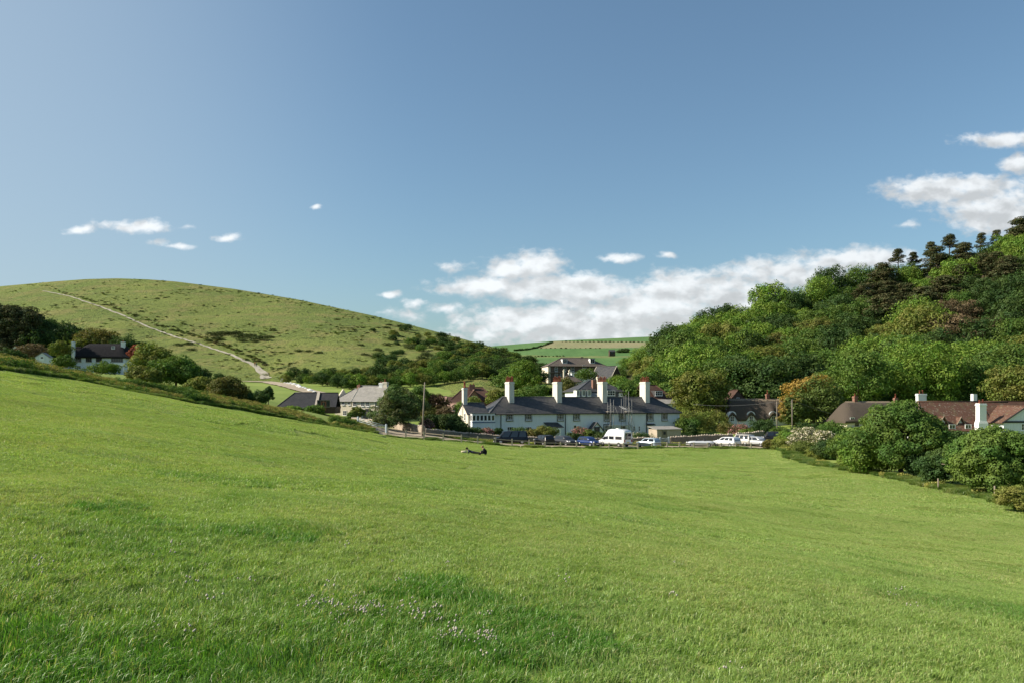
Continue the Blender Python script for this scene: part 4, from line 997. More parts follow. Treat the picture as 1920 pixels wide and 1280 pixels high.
# --- pale stone house left of the middle, gable to the right
H = Bld('stone_house', 626, 176, -4.4, -16, 'pale cream stone house in two heights with a light grey slate roof', 'house')
x1 = H.x(661); ze1 = H.z(750.5, 0); zr1 = H.z(729, 0, 4); x2 = H.x(708); ze2 = H.z(750.6, x1); zr2 = H.z(723.5, x1, 4)
x2 = H.x(712)
H.walls(0, x1-.002, .35, 7.6, ze1, 'cream', gable=('x', zr1)); H.roof(0, x1, .35, 7.6, ze1, zr1, 'slate_pale', 3.2, 0, .35, .1, ridge='lead')
H.walls(x1, x2, 0, 8, ze2, 'cream', gable=('x', zr2)); H.roof(x1, x2, 0, 8, ze2, zr2, 'slate_pale', 0, 0, .35, .2, ridge='lead', verge='cream')
for px, m, tp, w, pots in ((674, 'brick', 721, .8, [(0, 0)]), (716, 'white', 717, 1.0, [(-.2, 0)]), (746.5, 'pinkcream', 715.5, 1.1, [(-.1, 0)])):
    xx = H.x(px, 4) if px < 740 else x2-.5; H.chimney(xx, 4, w, 1.0, (zr1 if px < 700 else zr2)-1.2, H.z(tp, xx, 4), pots, m=m, pot_h=.8 if px > 740 else .4, cap=px > 700)
for px in (633, 643.5, 655): xx = H.x(px, .35); H.window(xx, H.z(758.5, xx), .72, .85, at=.35, nx=2, ny=1, gm='glass')
for px in (664.8, 680, 689.5, 706): xx = H.x(px); H.window(xx, H.z(761, xx), .85, 1.1, nx=2, ny=2)
for px in (645, 700): xx = H.x(px); H.window(xx, 1.0, .9, 1.1, at=.35 if px < 660 else 0, nx=2, ny=2)
xp = H.x(693); b = MB(); zp = H.z(776, xp, -1.8); b.box(xp-1.1, xp+1.1, -2, 0, -.5, zp); b.hull([(xp-1.1,-2,zp),(xp+1.1,-2,zp),(xp,-2,zp+1.1),(xp-1.1,-1.7,zp),(xp+1.1,-1.7,zp),(xp,-1.7,zp+1.1)], [(0,1,2),(5,4,3),(0,3,4,1),(1,4,5,2),(2,5,3,0)]); H.part('porch', b, 'cream')
b = MB()
for sg in (-1, 1): b.slab([(xp+sg*1.4,-2.2,zp-.25),(xp+sg*1.4,0,zp-.25),(xp,0,zp+1.22),(xp,-2.2,zp+1.22)], .12)
H.part('porch_roof', b, 'slate'); H.door(xp, .9, 2.0, at=-2, m='wood'); H.window(-1, 1.1, .8, .9, 'left', xp-1.1)
# --- dark barn left of it
B = Bld('barn', 517, 165, -2.2, 4, 'long low barn with a very dark slate roof and red brown gable posts', 'barn')
bx = B.x(590); bx2 = B.x(628); ze = B.z(762, 0); zr = B.z(736, 0, 4.2)
B.walls(.4, bx2, .5, 7.9, ze, 'wood_dark'); B.roof(.2, bx, .5, 7.9, ze, zr, 'barn_slate', 3.0, 0, .5, .1, ridge='black'); B.roof(bx+.25, bx2, .9, 7.5, ze, zr-.05, 'barn_slate', 0, 0, .4, .1, ridge='black', name='roof')
b = MB(); zz = B.z(736, bx, 4.2)
b.slab([(bx-.15,.0,ze-.35),(bx+.45,.0,ze-.35),(bx+.45,4.2,zr+.3),(bx-.15,4.2,zr+.3)], .2); B.part('parapet', b, 'conc')
b = MB()
for px, y in ((512.5, .2), (526, .2)): q = B.x(px); b.tube([(q, y, -.5), (q+.5, y+.3, ze-.3)], .16, 6)
b.tube([(B.x(512), .2, -.2), (B.x(517), .5, ze-.2)], .14, 6); B.part('gable_post', b, 'redwood')
for px in (600, 612): q = B.x(px); B.window(q, .8, 1.4, 1.5, at=.5, nx=2, ny=1, fm='wood')
B.door(B.x(606), .9, 1.9, at=.5, m='redwood')
# --- dark red roofed house behind the terrace wing
K = Bld('tile_roofed_house', 846, 196, -1.5, 6, 'house with a large dark red brown tiled roof behind the terrace wing', 'house')
kx = K.x(926); ze = K.z(748, 0); zr = K.z(726, 0, 5); K.walls(.3, kx, 0, 10, ze, 'brick'); K.roof(.3, kx, 0, 10, ze, zr, 'darktile', 3.2, 2.5, .5, ridge='darktile')
b = MB(); g0, g1, gy = K.x(873), K.x(903), -3.2; gm_ = (g0+g1)/2; K.roof(g0, g1, gy, 4.4, ze-.3, K.z(731, gm_, -1), 'darktile', axis='y', ov=.3, og=.2, ridge='pinktile', name='cross_roof'); K.walls(g0, g1, gy, 0, ze-.3, 'brick', gable=('y', K.z(731.6, gm_, -1)), name='cross_wing')
f0, f1 = K.x(834), K.x(865); K.walls(f0, f1-.2, -2.5, -.002, K.z(757, f0), 'brick', name='low_wing'); b = MB(); b.slab([(f0-.3,-2.9,K.z(755,f0)),(f1,-2.9,K.z(755,f0)),(f1,1.8,K.z(743,f0)),(f0-.3,1.8,K.z(743,f0))], .15); K.part('low_roof', b, 'darktile')
K.chimney(K.x(885, 4), 4, 1.5, .9, zr-1.5, K.z(720.5, 6, 4), [(-.4, 0), (.4, 0)], m='brick', cap=False, pot_h=.35); K.window(gm_, 1.4, 1.4, 1.2, at=gy, nx=3)
P1 = Bld('pink_roofed_shed', 832, 158, -3.6, -12, 'small outbuilding with a pale pink tiled roof left of the terrace gable', 'shed')
a = P1.x(862); P1.walls(0, a, 0, 4, P1.z(770), 'pinkcream'); P1.roof(0, a, 0, 4, P1.z(770), P1.z(756, 0, 2), 'pinktile', ridge='pinktile'); P1.window(a*.7, .9, .8, .9); P1.door(a*.3, m='black')
P2 = Bld('pink_roofed_cottage', 786, 172, -2.5, -8, 'low cottage with a pink tiled roof half hidden behind the wooden pole', 'cottage')
a = P2.x(832); P2.walls(0, a, 0, 5, P2.z(757), 'brick'); P2.roof(0, a, 0, 5, P2.z(757), P2.z(743, 0, 2.5), 'pinktile', ridge='pinktile'); P2.window(a*.3, .9, .9, .9); P2.window(a*.7, .9, .9, .9)
# --- brick hotel on the rise
G = Bld('hotel', 1029, 292, 5.0, 10, 'large brown brick hotel with dormers on the rise above the village', 'hotel')
gx = G.x(1136); ze = G.z(684.5, 0); zr = G.z(670.5, 0, 5.5); G.walls(0, gx, 0, 11, ze, 'darkbrick'); G.roof(0, gx, 0, 11, ze, zr, 'slate_brown', 6.2, 5.5, .6, ridge='slate_brown')
b = MB(); b.box(-.3, .6, -.15, .4, -.5, ze-.1); b.box(-.32, -.02, .4, 10.8, -.5, ze-.1); G.part('sunlit_edge', b, 'cream')  # sunlight on the brown wall's left end, painted as cream strips
def dormer(H_, px, pyt, pyb, w, y, m='white', rm='lead', dep=2.6, nx=2):
    x = H_.x(px, y); z0 = H_.z(pyb, x, y); z1 = H_.z(pyt, x, y); b = MB(); b.box(x-w/2, x+w/2, y, y+dep, z0-.3, z1); d = H_.part('dormer', b, m)
    b = MB(); b.box(x-w/2-.15, x+w/2+.15, y-.2, y+dep, z1+.002, z1+.14); H_.part('dormer_roof', b, rm, d)
    H_.window(x, z0+.05, w*.86, z1-z0-.15, at=y, nx=nx, ny=1, parent=d); return d
dormer(G, 1059, 672.5, 681, 1.9, 1.4, nx=3); dormer(G, 1111, 672, 680.5, 1.9, 1.4, nx=2)
for px, a, c, w in ((1043, 696, 687, 1.1), (1058.5, 696, 686.5, 1.2), (1073.5, 696, 686, 1.2), (1095.5, 690, 684, 1.4), (1126, 690, 684.5, 1.1), (1043, 708, 700, 1.2), (1053, 708, 700, 1.2)):
    x = G.x(px); G.window(x, G.z(a, x), w, G.z(c, x)-G.z(a, x), nx=2, ny=2)
b = MB(); b.box(G.x(1029), G.x(1052), -.5, -.002, G.z(697, 0)-.2, G.z(697, 0)); G.part('balcony', b, 'wood')
G.chimney(G.x(1091, 6), 6, 1.0, 1.0, zr-1, zr+.5, [], m='darkbrick', cap=False)
W = Bld('white_annexe', 1072, 272, 4.2, 8, 'flat white annexe with a row of glazing in front of the brick hotel', 'building')
wx = W.x(1117); wz = W.z(699); W.walls(0, wx, 0, 6, wz, 'white'); b = MB(); b.box(-.2, wx+.2, -.25, 6.1, wz+.002, wz+.25); W.part('roof', b, 'wtrim')
for q in range(6): W.window(W.x(1078+q*4.2), W.z(708), .72, 1.5, nx=1, ny=2)
b = MB(); c0, c1 = W.x(1089), W.x(1111); n = 8
pts = []
for i in range(n+1): f = i/n; xx = c0+(c1-c0)*f; zz = wz+.25+1.0*math.sin(math.pi*min(max(f, .0), 1))**.5; pts.append((xx, zz))
for i in range(n): b.hull([(pts[i][0],1,pts[i][1]),(pts[i+1][0],1,pts[i+1][1]),(pts[i+1][0],4,pts[i+1][1]),(pts[i][0],4,pts[i][1]),(pts[i][0],1,wz+.26),(pts[i+1][0],1,wz+.26),(pts[i+1][0],4,wz+.26),(pts[i][0],4,wz+.26)], [(0,1,2,3),(4,5,1,0),(7,6,2,3)])
gl = W.part('conservatory', b, 'glass'); b = MB()
for i in range(n+1): b.tube([(pts[i][0], .95, wz+.25), (pts[i][0], .95, pts[i][1]+.06)], .07, 5)
for i in range(n): b.tube([(pts[i][0], .95, pts[i][1]+.05), (pts[i+1][0], .95, pts[i+1][1]+.05)], .09, 5)
W.part('frame', b, 'wtrim', gl)
V = Bld('brown_roofed_house', 1106, 255, 3.0, -38, 'steep brown roof with a pale verge right of the white conservatory', 'house')
vx = V.x(1142); V.walls(0, vx, 0, 9, 3.2, 'darkbrick', gable=('x', 8.2)); V.roof(0, vx, 0, 9, 3.2, 8.2, 'slate', ridge='slate', verge='cream'); V.window(4.5, 3.4, 1.2, 1.2, 'left', 0)
N = Bld('slate_cottage', 1054, 225, 0.2, 14, 'small cottage with a weathered brown roof and two thin cream chimneys', 'cottage')
nx_ = N.x(1090); N.walls(0, nx_, 0, 7, N.z(714), 'pinkcream'); N.roof(0, nx_, 0, 7, N.z(714), N.z(702, 0, 3.5), 'slate_brown', 3.2, 2.5, ridge='slate_brown')
for px in (1057.5, 1068): q = N.x(px, 3); N.chimney(q, 3, .45, .5, 2.5, N.z(693.5, q, 3), [(0, 0)], m='cream', pm='cream', pot_h=.4)
N.window(nx_*.4, 1.0, 1.0, 1.2); N.window(nx_*.75, 1.0, 1.0, 1.2)
# --- slate house with dormers right behind the terrace
C = Bld('slate_house', 1082, 178, -3.5, 16, 'grey slate roofed house with white dormers behind the terrace ridge', 'house')
cx = C.x(1146); ze = C.z(731.5, 0); zr = C.z(712.5, 0, 4); C.walls(0, C.x(1168), 0, 8, ze, 'white'); C.roof(0, C.x(1168), 0, 8, ze, zr, 'slate', 4.8, 4.5, .5, ridge='lead')
b = MB(); b.slab([(C.x(1078),-2.2,C.z(746,0)),(C.x(1120),-2.2,C.z(746,0)),(C.x(1120),0.1,C.z(733,0)),(C.x(1082),0.1,C.z(733,0))], .12); C.part('lean_to_roof', b, 'slate_pale')
b = MB(); b.box(C.x(1080), C.x(1119), -2, -.002, -.5, C.z(747, 0)); C.part('lean_to', b, 'white')
for px in (1084, 1094.5, 1105): dormer(C, px, 730.5, 742, .85, -1.9, nx=2, dep=1.8)
q = C.x(1114, 1); C.chimney(q, 1, 1.0, .9, 0, C.z(711.5, q, 1), [], m='brick', cap=False)
q = C.x(1121, 3); C.chimney(q, 3, .5, .6, zr-1, C.z(706, q, 3), [(0, 0)], m='cream', pot_h=.5)
x = C.x(1146, -.6); C.walls(x-1.9, x+1.9, -.6, 1, C.z(733, x), 'slate', z0=1.5, name='dormer_wall'); C.window(x, C.z(741, x), 1.9, C.z(731.5, x)-C.z(741, x), at=-.6, nx=3, ny=2)
C2 = Bld('dark_roofed_house', 1214, 176, -4.0, 16, 'dark roofed house end with a white casement dormer behind the last terrace chimney', 'house')
x2_ = C2.x(1262); ze = C2.z(746); zr = C2.z(722, 0, 4); C2.walls(0, x2_, 0, 8, ze, 'white'); C2.roof(0, x2_, 0, 8, ze, zr, 'darktile', 0, 2.5, .4, ridge='darktile')
x = C2.x(1235, .2); dd = MB(); dd.box(x-1.0, x+1.0, .2, 3, ze-.2, C2.z(731.5, x)); C2.part('dormer', dd, 'slate'); C2.window(x, C2.z(741, x), 1.8, C2.z(732.5, x)-C2.z(741, x), at=.2, nx=3, ny=2)
b = MB(); b.slab([(C2.x(1216),-3,C2.z(756,0)),(C2.x(1258),-3,C2.z(756,0)),(C2.x(1258),-.02,C2.z(746.5,0)),(C2.x(1216),-.02,C2.z(746.5,0))], .12); C2.part('lean_to_roof', b, 'slate_pale'); b = MB(); b.box(C2.x(1217), C2.x(1257), -2.8, -.01, -.5, C2.z(757.5)); C2.part('lean_to', b, 'white')

# --- thatched houses
def thatch_roof(H_, x0, x1, y0, y1, ze, zr, m, hipL=0., hipR=0., arches=(), ov=.45, th=.38, aw=1.1, ah=1.0, ridge_m='thatch_ridge', round_=.35):
    """rounded thatch: front and back as curved sheets of real thickness, eaves lifted over the arched windows"""
    ym = (y0+y1)/2; NX, NS = 60, 14
    def prof(u, s, side):
        x = x0-ov*.7+(x1-x0+ov*1.4)*u; half = ym-y0+ov
        sl = 1.0
        if hipL: sl = min(sl, (x-(x0-ov*.7))/max(hipL, .1))
        if hipR: sl = min(sl, ((x1+ov*.7)-x)/max(hipR, .1))
        sl = max(0, min(1, sl)); sl = math.sin(sl*math.pi/2)**(.8)
        e = min(s, 1.0); zz = ze-.25+(zr-ze+.25)*math.sin(e*math.pi/2*.92)/math.sin(math.pi/2*.92)
        zz2 = ze-.25+(zz-ze+.25)*(sl if s > 0 else 1)
        y = y0-ov+half*s
        if side < 0:
            for xa in arches:
                d = abs(x-xa)/aw
                if d < 1: zz2 = max(zz2, zz2+ah*(math.cos(d*math.pi)*.5+.5)*(1-s)**2.0)
        else: y = 2*ym-y
        return (x, y, zz2)
    b = MB()
    for side in (-1, 1):
        g = [[prof(i/NX, j/NS, side) for i in range(NX+1)] for j in range(NS+1)]; base = len(b.v)
        for row in g: b.v += [Vector(p) for p in row]
        for row in g: b.v += [Vector((p[0], p[1]+(.12 if side < 0 else -.12), p[2]-th)) for p in row]
        W1 = NX+1; off = W1*(NS+1)
        for j in range(NS):
            for i in range(NX):
                a_ = base+j*W1+i; b.f.append([a_, a_+1, a_+W1+1, a_+W1]); b.sm.append(True); b.f.append([off+a_, off+a_+W1, off+a_+W1+1, off+a_+1]); b.sm.append(True)
        for i in range(NX): a_ = base+i; b.f.append([a_, a_+off, a_+off+1, a_+1]); b.sm.append(False)
        for j in range(NS):
            for i in (0, NX): a_ = base+j*W1+i; b.f.append([a_, a_+W1, a_+off+W1, a_+off]); b.sm.append(False)
    r = H_.part('roof', b, m)
    if ridge_m:
        q = MB(); xa, xb = x0+hipL*.8, x1-hipR*.8; n = 24
        for side in (-1, 1):
            for i in range(n):
                u0, u1 = xa+(xb-xa)*i/n, xa+(xb-xa)*(i+1)/n; um = (u0+u1)/2
                q.slab([(u0,ym,zr+.12),(u1,ym,zr+.12),(u1,ym+side*.7,zr-.22),(um,ym+side*1.0,zr-.38),(u0,ym+side*.7,zr-.22)], .1)
        H_.part('ridge', q, ridge_m, r)
    return r
TA = Bld('thatched_cottage', 1366, 158, -5.4, 3, 'thatched cottage with arched dormer windows, half in the shade of the wooded hill', 'cottage')
x1 = TA.x(1482); ze = TA.z(783, 0); zr = TA.z(747.5, 0, 3.6); ax = [TA.x(1372.5), TA.x(1408), TA.x(1449.5)]
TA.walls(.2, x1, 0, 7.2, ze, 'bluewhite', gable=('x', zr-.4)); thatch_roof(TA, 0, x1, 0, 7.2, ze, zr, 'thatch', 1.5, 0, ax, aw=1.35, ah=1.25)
for q in ax:
    b = MB(); z0, z1 = TA.z(789.5, q), TA.z(778, q); n = 10
    pts = [(q-.85, -.12, z0-.5)]+[(q-.85*math.cos(math.pi*i/n), -.12, z1+.1+.85*math.sin(math.pi*i/n)*.9) for i in range(n+1)]+[(q+.85, -.12, z0-.5)]
    b.v += [Vector(p) for p in pts]+[Vector((p[0], .9, p[2])) for p in pts]; k = len(pts); b.f.append(list(range(k))); b.f.append(list(range(k, 2*k))[::-1])
    for i in range(k): j = (i+1) % k; b.f.append([i, i+k, j+k, j])
    b.sm += [False]*(k+2); d = TA.part('dormer', b, 'bluewhite'); TA.window(q, z0, .85, z1-z0+.35, at=-.12, nx=2, ny=3, parent=d)
for px in (1386, 1428): q = TA.x(px); TA.window(q, .8, 1.0, 1.1, nx=2, ny=2)
q = TA.x(1439, 3.6); TA.chimney(q, 3.6, .62, .7, zr-1, TA.z(738, q, 3.6), [(0, 0)], m='brick', pot_h=1.0); 
TC = Bld('timber_belfry', 1370, 168, -4, 3, 'dark pointed gable rising behind the thatched cottage roof', 'house')
TC.walls(0, 3.2, 0, 5, TC.z(748), 'darkbrick', gable=('y', TC.z(731))); TC.roof(0, 3.2, 0, 5, TC.z(748), TC.z(731), 'darktile', axis='y', ridge='darktile'); TC.window(1.6, TC.z(752), .6, .9)
TB = Bld('thatched_cottage', 1586, 146, -5.0, 6, 'thatched cottage with rounded brown roof and cream wall, behind the large hedge tree', 'cottage')
x1 = TB.x(1690); ze = TB.z(786.5, 0); zr = TB.z(752.5, 0, 3.8); TB.walls(.25, x1, 0, 7.6, ze, 'cream'); thatch_roof(TB, 0, x1, 0, 7.6, ze, zr, 'thatch', 2.6, 0, ())
q = TB.x(1606, 3.8)-.5; TB.chimney(TB.x(1603, 3.8), 3.8, .6, .8, zr-1.3, TB.z(742, q, 3.8), [(0, 0)], m='brick', pot_h=.6)
for px in (1606.5, 1640): q = TB.x(px); TB.window(q, TB.z(797, q), .75, 1.0, nx=1, ny=2, fm='wood_dark')
for px in (1598, 1625): q = TB.x(px); TB.window(q, .7, .9, 1.1, nx=2, ny=2)
q = TB.x(1679, 4); TB.chimney(q, 4, .6, .6, zr-1, TB.z(745, q, 4), [(0, 0)], m='brick', pot_h=.9)
# --- red tiled house at the right edge
Q = Bld('red_tiled_house', 1738, 116, -5.8, 5, 'house with a mottled red clay tile roof, two triangular dormers and a tall white chimney', 'house')
x1 = Q.x(1868); x2 = Q.x(1925); ze = Q.z(803.5, 0); zr = Q.z(753, 0, 4.2)
Q.walls(.3, x2, 0, 8.4, ze, 'white', gable=('x', zr-.2)); Q.roof(0, x1, 0, 8.4, ze, zr, 'redtile', 1.3, 0, .4, ridge='redtile'); Q.roof(x1+.5, x2, .6, 7.8, ze, zr-.1, 'redtile', 0, 0, .4, ridge='redtile')
def tri_dormer(px, apex_py, base_py, hw):
    y = .9; x = Q.x(px, y); za = Q.z(apex_py, x, y); zb = Q.z(base_py, x, y); dep = 3.0
    b = MB()
    for sg in (-1, 1): b.slab([(x+sg*hw,y-.35,zb-.2),(x+sg*hw,y+dep*.4,zb-.2),(x,y+dep,za),(x,y-.35,za)], .12)
    d = Q.part('dormer', b, 'redtile'); b = MB(); b.hull([(x-hw*.85,y,zb),(x+hw*.85,y,zb),(x,y,za-.12)], [(0,1,2)]); b.hull([(x-hw*.85,y+.2,zb),(x+hw*.85,y+.2,zb),(x,y+.2,za-.12)], [(0,1,2)]); Q.part('gable', b, 'wtrim', d)
    b = MB(); b.tube([(x-hw-.08,y-.38,zb-.3),(x,y-.38,za+.02),(x+hw+.08,y-.38,zb-.3)], .07, 4, smooth=False); Q.part('bargeboard', b, 'wood', d)
    Q.window(x, zb+.1, .7, .55, at=y, nx=2, ny=1, parent=d)
tri_dormer(1767, 779.5, 797, 1.0); tri_dormer(1799.5, 780.5, 799, 1.0)
for px in (1752, 1785, 1815): Q.window(Q.x(px), 1.0, 1.0, 1.2, nx=2, ny=2)
q = Q.x(1839, -.4); z1 = Q.z(755.5, q, -.4); b = MB(); b.box(q-.75, q+.75, -1.0, 0, -.5, Q.z(793, q, -.4)); b.hull([(q-.75,-1.0,Q.z(793,q,-.4)),(q+.75,-1.0,Q.z(793,q,-.4)),(q+.75,.0,Q.z(793,q,-.4)),(q-.75,.0,Q.z(793,q,-.4)),(q-.55,-.9,Q.z(787,q,-.4)),(q+.55,-.9,Q.z(787,q,-.4)),(q+.55,.0,Q.z(787,q,-.4)),(q-.55,.0,Q.z(787,q,-.4))], [(0,1,5,4),(1,2,6,5),(2,3,7,6),(3,0,4,7)]); Q.part('chimney_breast', b, 'white')
Q.chimney(q, -.45, 1.1, .9, Q.z(788, q, -.4), z1, [(-.25, 0), (.3, 0)], m='white', pot_h=.6)
g0, g1 = Q.x(1882, -2.2), Q.x(1925, -2.2)+3.2                         # cross wing with white gable and black beam
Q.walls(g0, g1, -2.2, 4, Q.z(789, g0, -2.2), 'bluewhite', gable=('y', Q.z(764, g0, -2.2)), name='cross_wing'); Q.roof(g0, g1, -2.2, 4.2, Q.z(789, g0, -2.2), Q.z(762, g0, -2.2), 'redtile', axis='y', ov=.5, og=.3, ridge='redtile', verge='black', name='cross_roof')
b = MB(); b.box(g0, g1, -2.3, -2.202, Q.z(792, g0, -2.2), Q.z(788.5, g0, -2.2)); Q.part('beam', b, 'black'); Q.window((g0+g1)/2, Q.z(806, g0, -2.2), 1.4, 1.0, at=-2.2, nx=3)
Q2 = Bld('white_chimneyed_house', 1706, 150, -4.0, 4, 'house behind the large hedge tree with two pots on a white chimney', 'house')
a = Q2.x(1750); Q2.walls(0, a, 0, 6, Q2.z(772), 'white'); Q2.roof(0, a, 0, 6, Q2.z(772), Q2.z(757, 0, 3), 'darktile', ridge='darktile', hipL=2, hipR=2); q = Q2.x(1727, 2); Q2.chimney(q, 2, 1.7, .9, 2, Q2.z(737.5, q, 2), [(-.3, 0), (.3, 0)], m='white', pot_h=.75); Q2.window(a*.5, 1, 1, 1.2)
Q3 = Bld('dark_roofed_house', 1812, 140, -5.2, 4, 'dark roof with a plain white chimney just behind the red tiled roof', 'house')
a = Q3.x(1990); Q3.walls(0, a, 0, 8, Q3.z(775), 'white'); Q3.roof(0, a, 0, 8, Q3.z(775), Q3.z(752.5, 0, 4), 'darktile', ridge='darktile', hipL=4); q = Q3.x(1826, 4); Q3.chimney(q, 4, .75, .8, 3, Q3.z(738, q, 4), [], m='white', cap=False); Q3.window(a*.5, 1, 1, 1.2)
# --- thatched white house far left
L = Bld('thatched_house', 135.5, 222, 7.6, 9, 'white house with a dark thatched roof and two chimneys below the down', 'house')
x1 = L.x(235); ze = L.z(668, 0); zr = L.z(644.5, 0, 4.5); L.walls(0, x1, 0, 9, ze, 'bluewhite'); thatch_roof(L, -.3, x1+.6, 0, 9, ze+.2, zr, 'thatch_dark', 4.0, 3.0, (), ridge_m='thatch_dark')
b = MB(); g0 = -4.2; L.walls(g0, -.002, 2.5, 8.5, ze-1.0, 'bluewhite', name='side_wing'); L.roof(g0, .2, 2.5, 8.5, ze-1.0, L.z(651, 0, 5), 'thatch_dark', 2.5, 0, .4, ridge=None, th=.35, name='side_roof')
q = L.x(137, -.3); L.chimney(q+.1, -.35, .75, .8, -.5, L.z(640.5, q), [(0, 0)], m='white', pot_h=.5); q = L.x(231, 3); L.chimney(q, 3, 1.0, .9, 3, L.z(641, q, 3), [(0, 0)], m='white', pot_h=.5)
for px, w in ((147, 1.6), (166.5, 1.6), (185.5, 1.6), (219.5, 3.2)): q = L.x(px); L.window(q, L.z(678, q), w, 1.45, nx=3 if w < 2 else 5, ny=1, fm='wood')
for px in (146, 168, 189): q = L.x(px); L.window(q, L.z(691.5, q), 1.7, 1.0, nx=3, ny=1)
b = MB(); b.box(L.x(207), L.x(234), -.6, -.002, L.z(679.5, x1)-.9, L.z(679.5, x1)-.05); L.part('balcony', b, 'wtrim'); b = MB()
for px in (210, 218, 226, 233): q = L.x(px); b.tube([(q, -.5, 0), (q, -.5, 2.6)], .06, 5)
L.part('balcony_post', b, 'wtrim'); L.window(L.x(213, .5), L.z(648, 5, .5)-.8, .9, .7, at=.2, nx=2, ny=1)
S = Bld('garden_shed', 66, 178, 8.2, 14, 'small pale shed with a light pitched roof, left of the thatched white house', 'shed')
S.walls(0, 2.9, 0, 3, S.z(669)-0.0, 'bluewhite', gable=('y', S.z(660.5)), z0=-3); S.roof(0, 2.9, 0, 3, S.z(669), S.z(660.5), 'slate_pale', axis='y', ov=.15, og=.1, ridge=None); S.door(1.4, .8, 1.0, m='wtrim', z=S.z(676))
S2 = Bld('orange_roofed_hut', 22, 214, 11.0, 10, 'tiny hut with an orange roof under the dark pines at the far left', 'hut')
S2.walls(0, 1.8, 0, 2, S2.z(654), 'white', gable=('y', S2.z(647)), z0=-3); S2.roof(0, 1.8, 0, 2, S2.z(654), S2.z(647), 'redtile', axis='y', ov=.2, og=.2, ridge=None); S2.door(.9, .6, .9, m='wood', z=S2.z(660))
# --- far field barn and copse
Fb = Bld('field_barn', 1143, 1000, 63, 5, 'tiny dark open barn on the far green field', 'barn')
Fb.o.z = 0; Fb.root.location = ((1143-960)/F*1000, 1000, (HZ-662)/F*1000-.5); Fb.o = Vector(Fb.root.location)
Fb.walls(0, 7.5, 0, 7, 3, 'wood_dark', gable=('x', 5.2), z0=-3); Fb.roof(0, 7.5, 0, 7, 3, 5.2, 'slate', ridge=None); Fb.door(3.5, 3, 2.4, m='black')

# ------------------------------------------------------------------ walls, fences, poles, lane
def ground_hit(px, py, d0=2.0, d1=330.0):
    D = np.geomspace(d0, d1, 900); z = gz((px-960)/F*D, D); sp = HZ-z/D*F
    i = np.where(sp <= py)[0]; k = i[0] if len(i) else len(D)-1
    return Vector(((px-960)/F*D[k], D[k], float(z[k])))
def gP(px, D): x = (px-960)/F*D; return Vector((x, D, gz1(x, D)))
def stone_wall(pts, h, th, m, label, seed, name='stone_wall', cope=True):
    rg = random.Random(seed); r = empty(name, pts[0], 0, label, 'wall'); o = pts[0]; b = MB(); c = MB()
    for p, q in zip(pts[:-1], pts[1:]):
        d = q-p; L = math.hypot(d.x, d.y); n = max(1, int(L/.45)); a = math.atan2(d.y, d.x)
        for i in range(n):
            f = (i+.5)/n; g = p+d*f; zt = g.z+h*(1+rg.uniform(-.05, .05)); w = L/n
            mt = Matrix.Translation(Vector((g.x-o.x, g.y-o.y, 0))) @ Matrix.Rotation(a, 4, 'Z')
            b.box(-w/2-.003, w/2-.003, -th/2+rg.uniform(-.04, .04), th/2, g.z-o.z-.7, zt-o.z, mt)
            if cope:
                s = rg.uniform(.10, .28); e = .03
                c.hull([mt @ Vector(v) for v in ((-w*.46,-th*.55,zt-o.z+.004),(w*.46,-th*.6,zt-o.z+.004),(w*.42,th*.5,zt-o.z+.004),(-w*.46,th*.5,zt-o.z+.004),
                        (-w*.3,-th*.35,zt-o.z+s),(w*.32,-th*.3,zt-o.z+s*.8),(w*.2,th*.3,zt-o.z+s*.9),(-w*.3,th*.3,zt-o.z+s))], [(0,1,5,4),(1,2,6,5),(2,3,7,6),(3,0,4,7),(4,5,6,7)])
    b.build('wall_face', M_(m), r)
    if cope: c.build('coping_stones', M_('stone_lit'), r)
    return r
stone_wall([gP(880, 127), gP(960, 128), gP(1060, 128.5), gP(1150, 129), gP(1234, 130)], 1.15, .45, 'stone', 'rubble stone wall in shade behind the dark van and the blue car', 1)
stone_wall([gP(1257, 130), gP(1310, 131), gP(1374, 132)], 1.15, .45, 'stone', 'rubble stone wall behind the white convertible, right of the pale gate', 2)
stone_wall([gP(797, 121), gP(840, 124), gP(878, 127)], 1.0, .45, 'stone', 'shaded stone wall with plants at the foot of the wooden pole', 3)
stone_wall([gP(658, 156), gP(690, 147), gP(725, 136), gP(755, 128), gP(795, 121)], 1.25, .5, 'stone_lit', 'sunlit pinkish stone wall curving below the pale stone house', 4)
stone_wall([gP(1380, 134), gP(1432, 137)], 1.1, .4, 'stone', 'low stone garden wall behind the silver parked car', 5)
stone_wall([gP(1655, 66), gP(1700, 60)], .5, .4, 'stone_lit', 'low broken stone wall at the foot of the large hedge tree', 6) if False else None
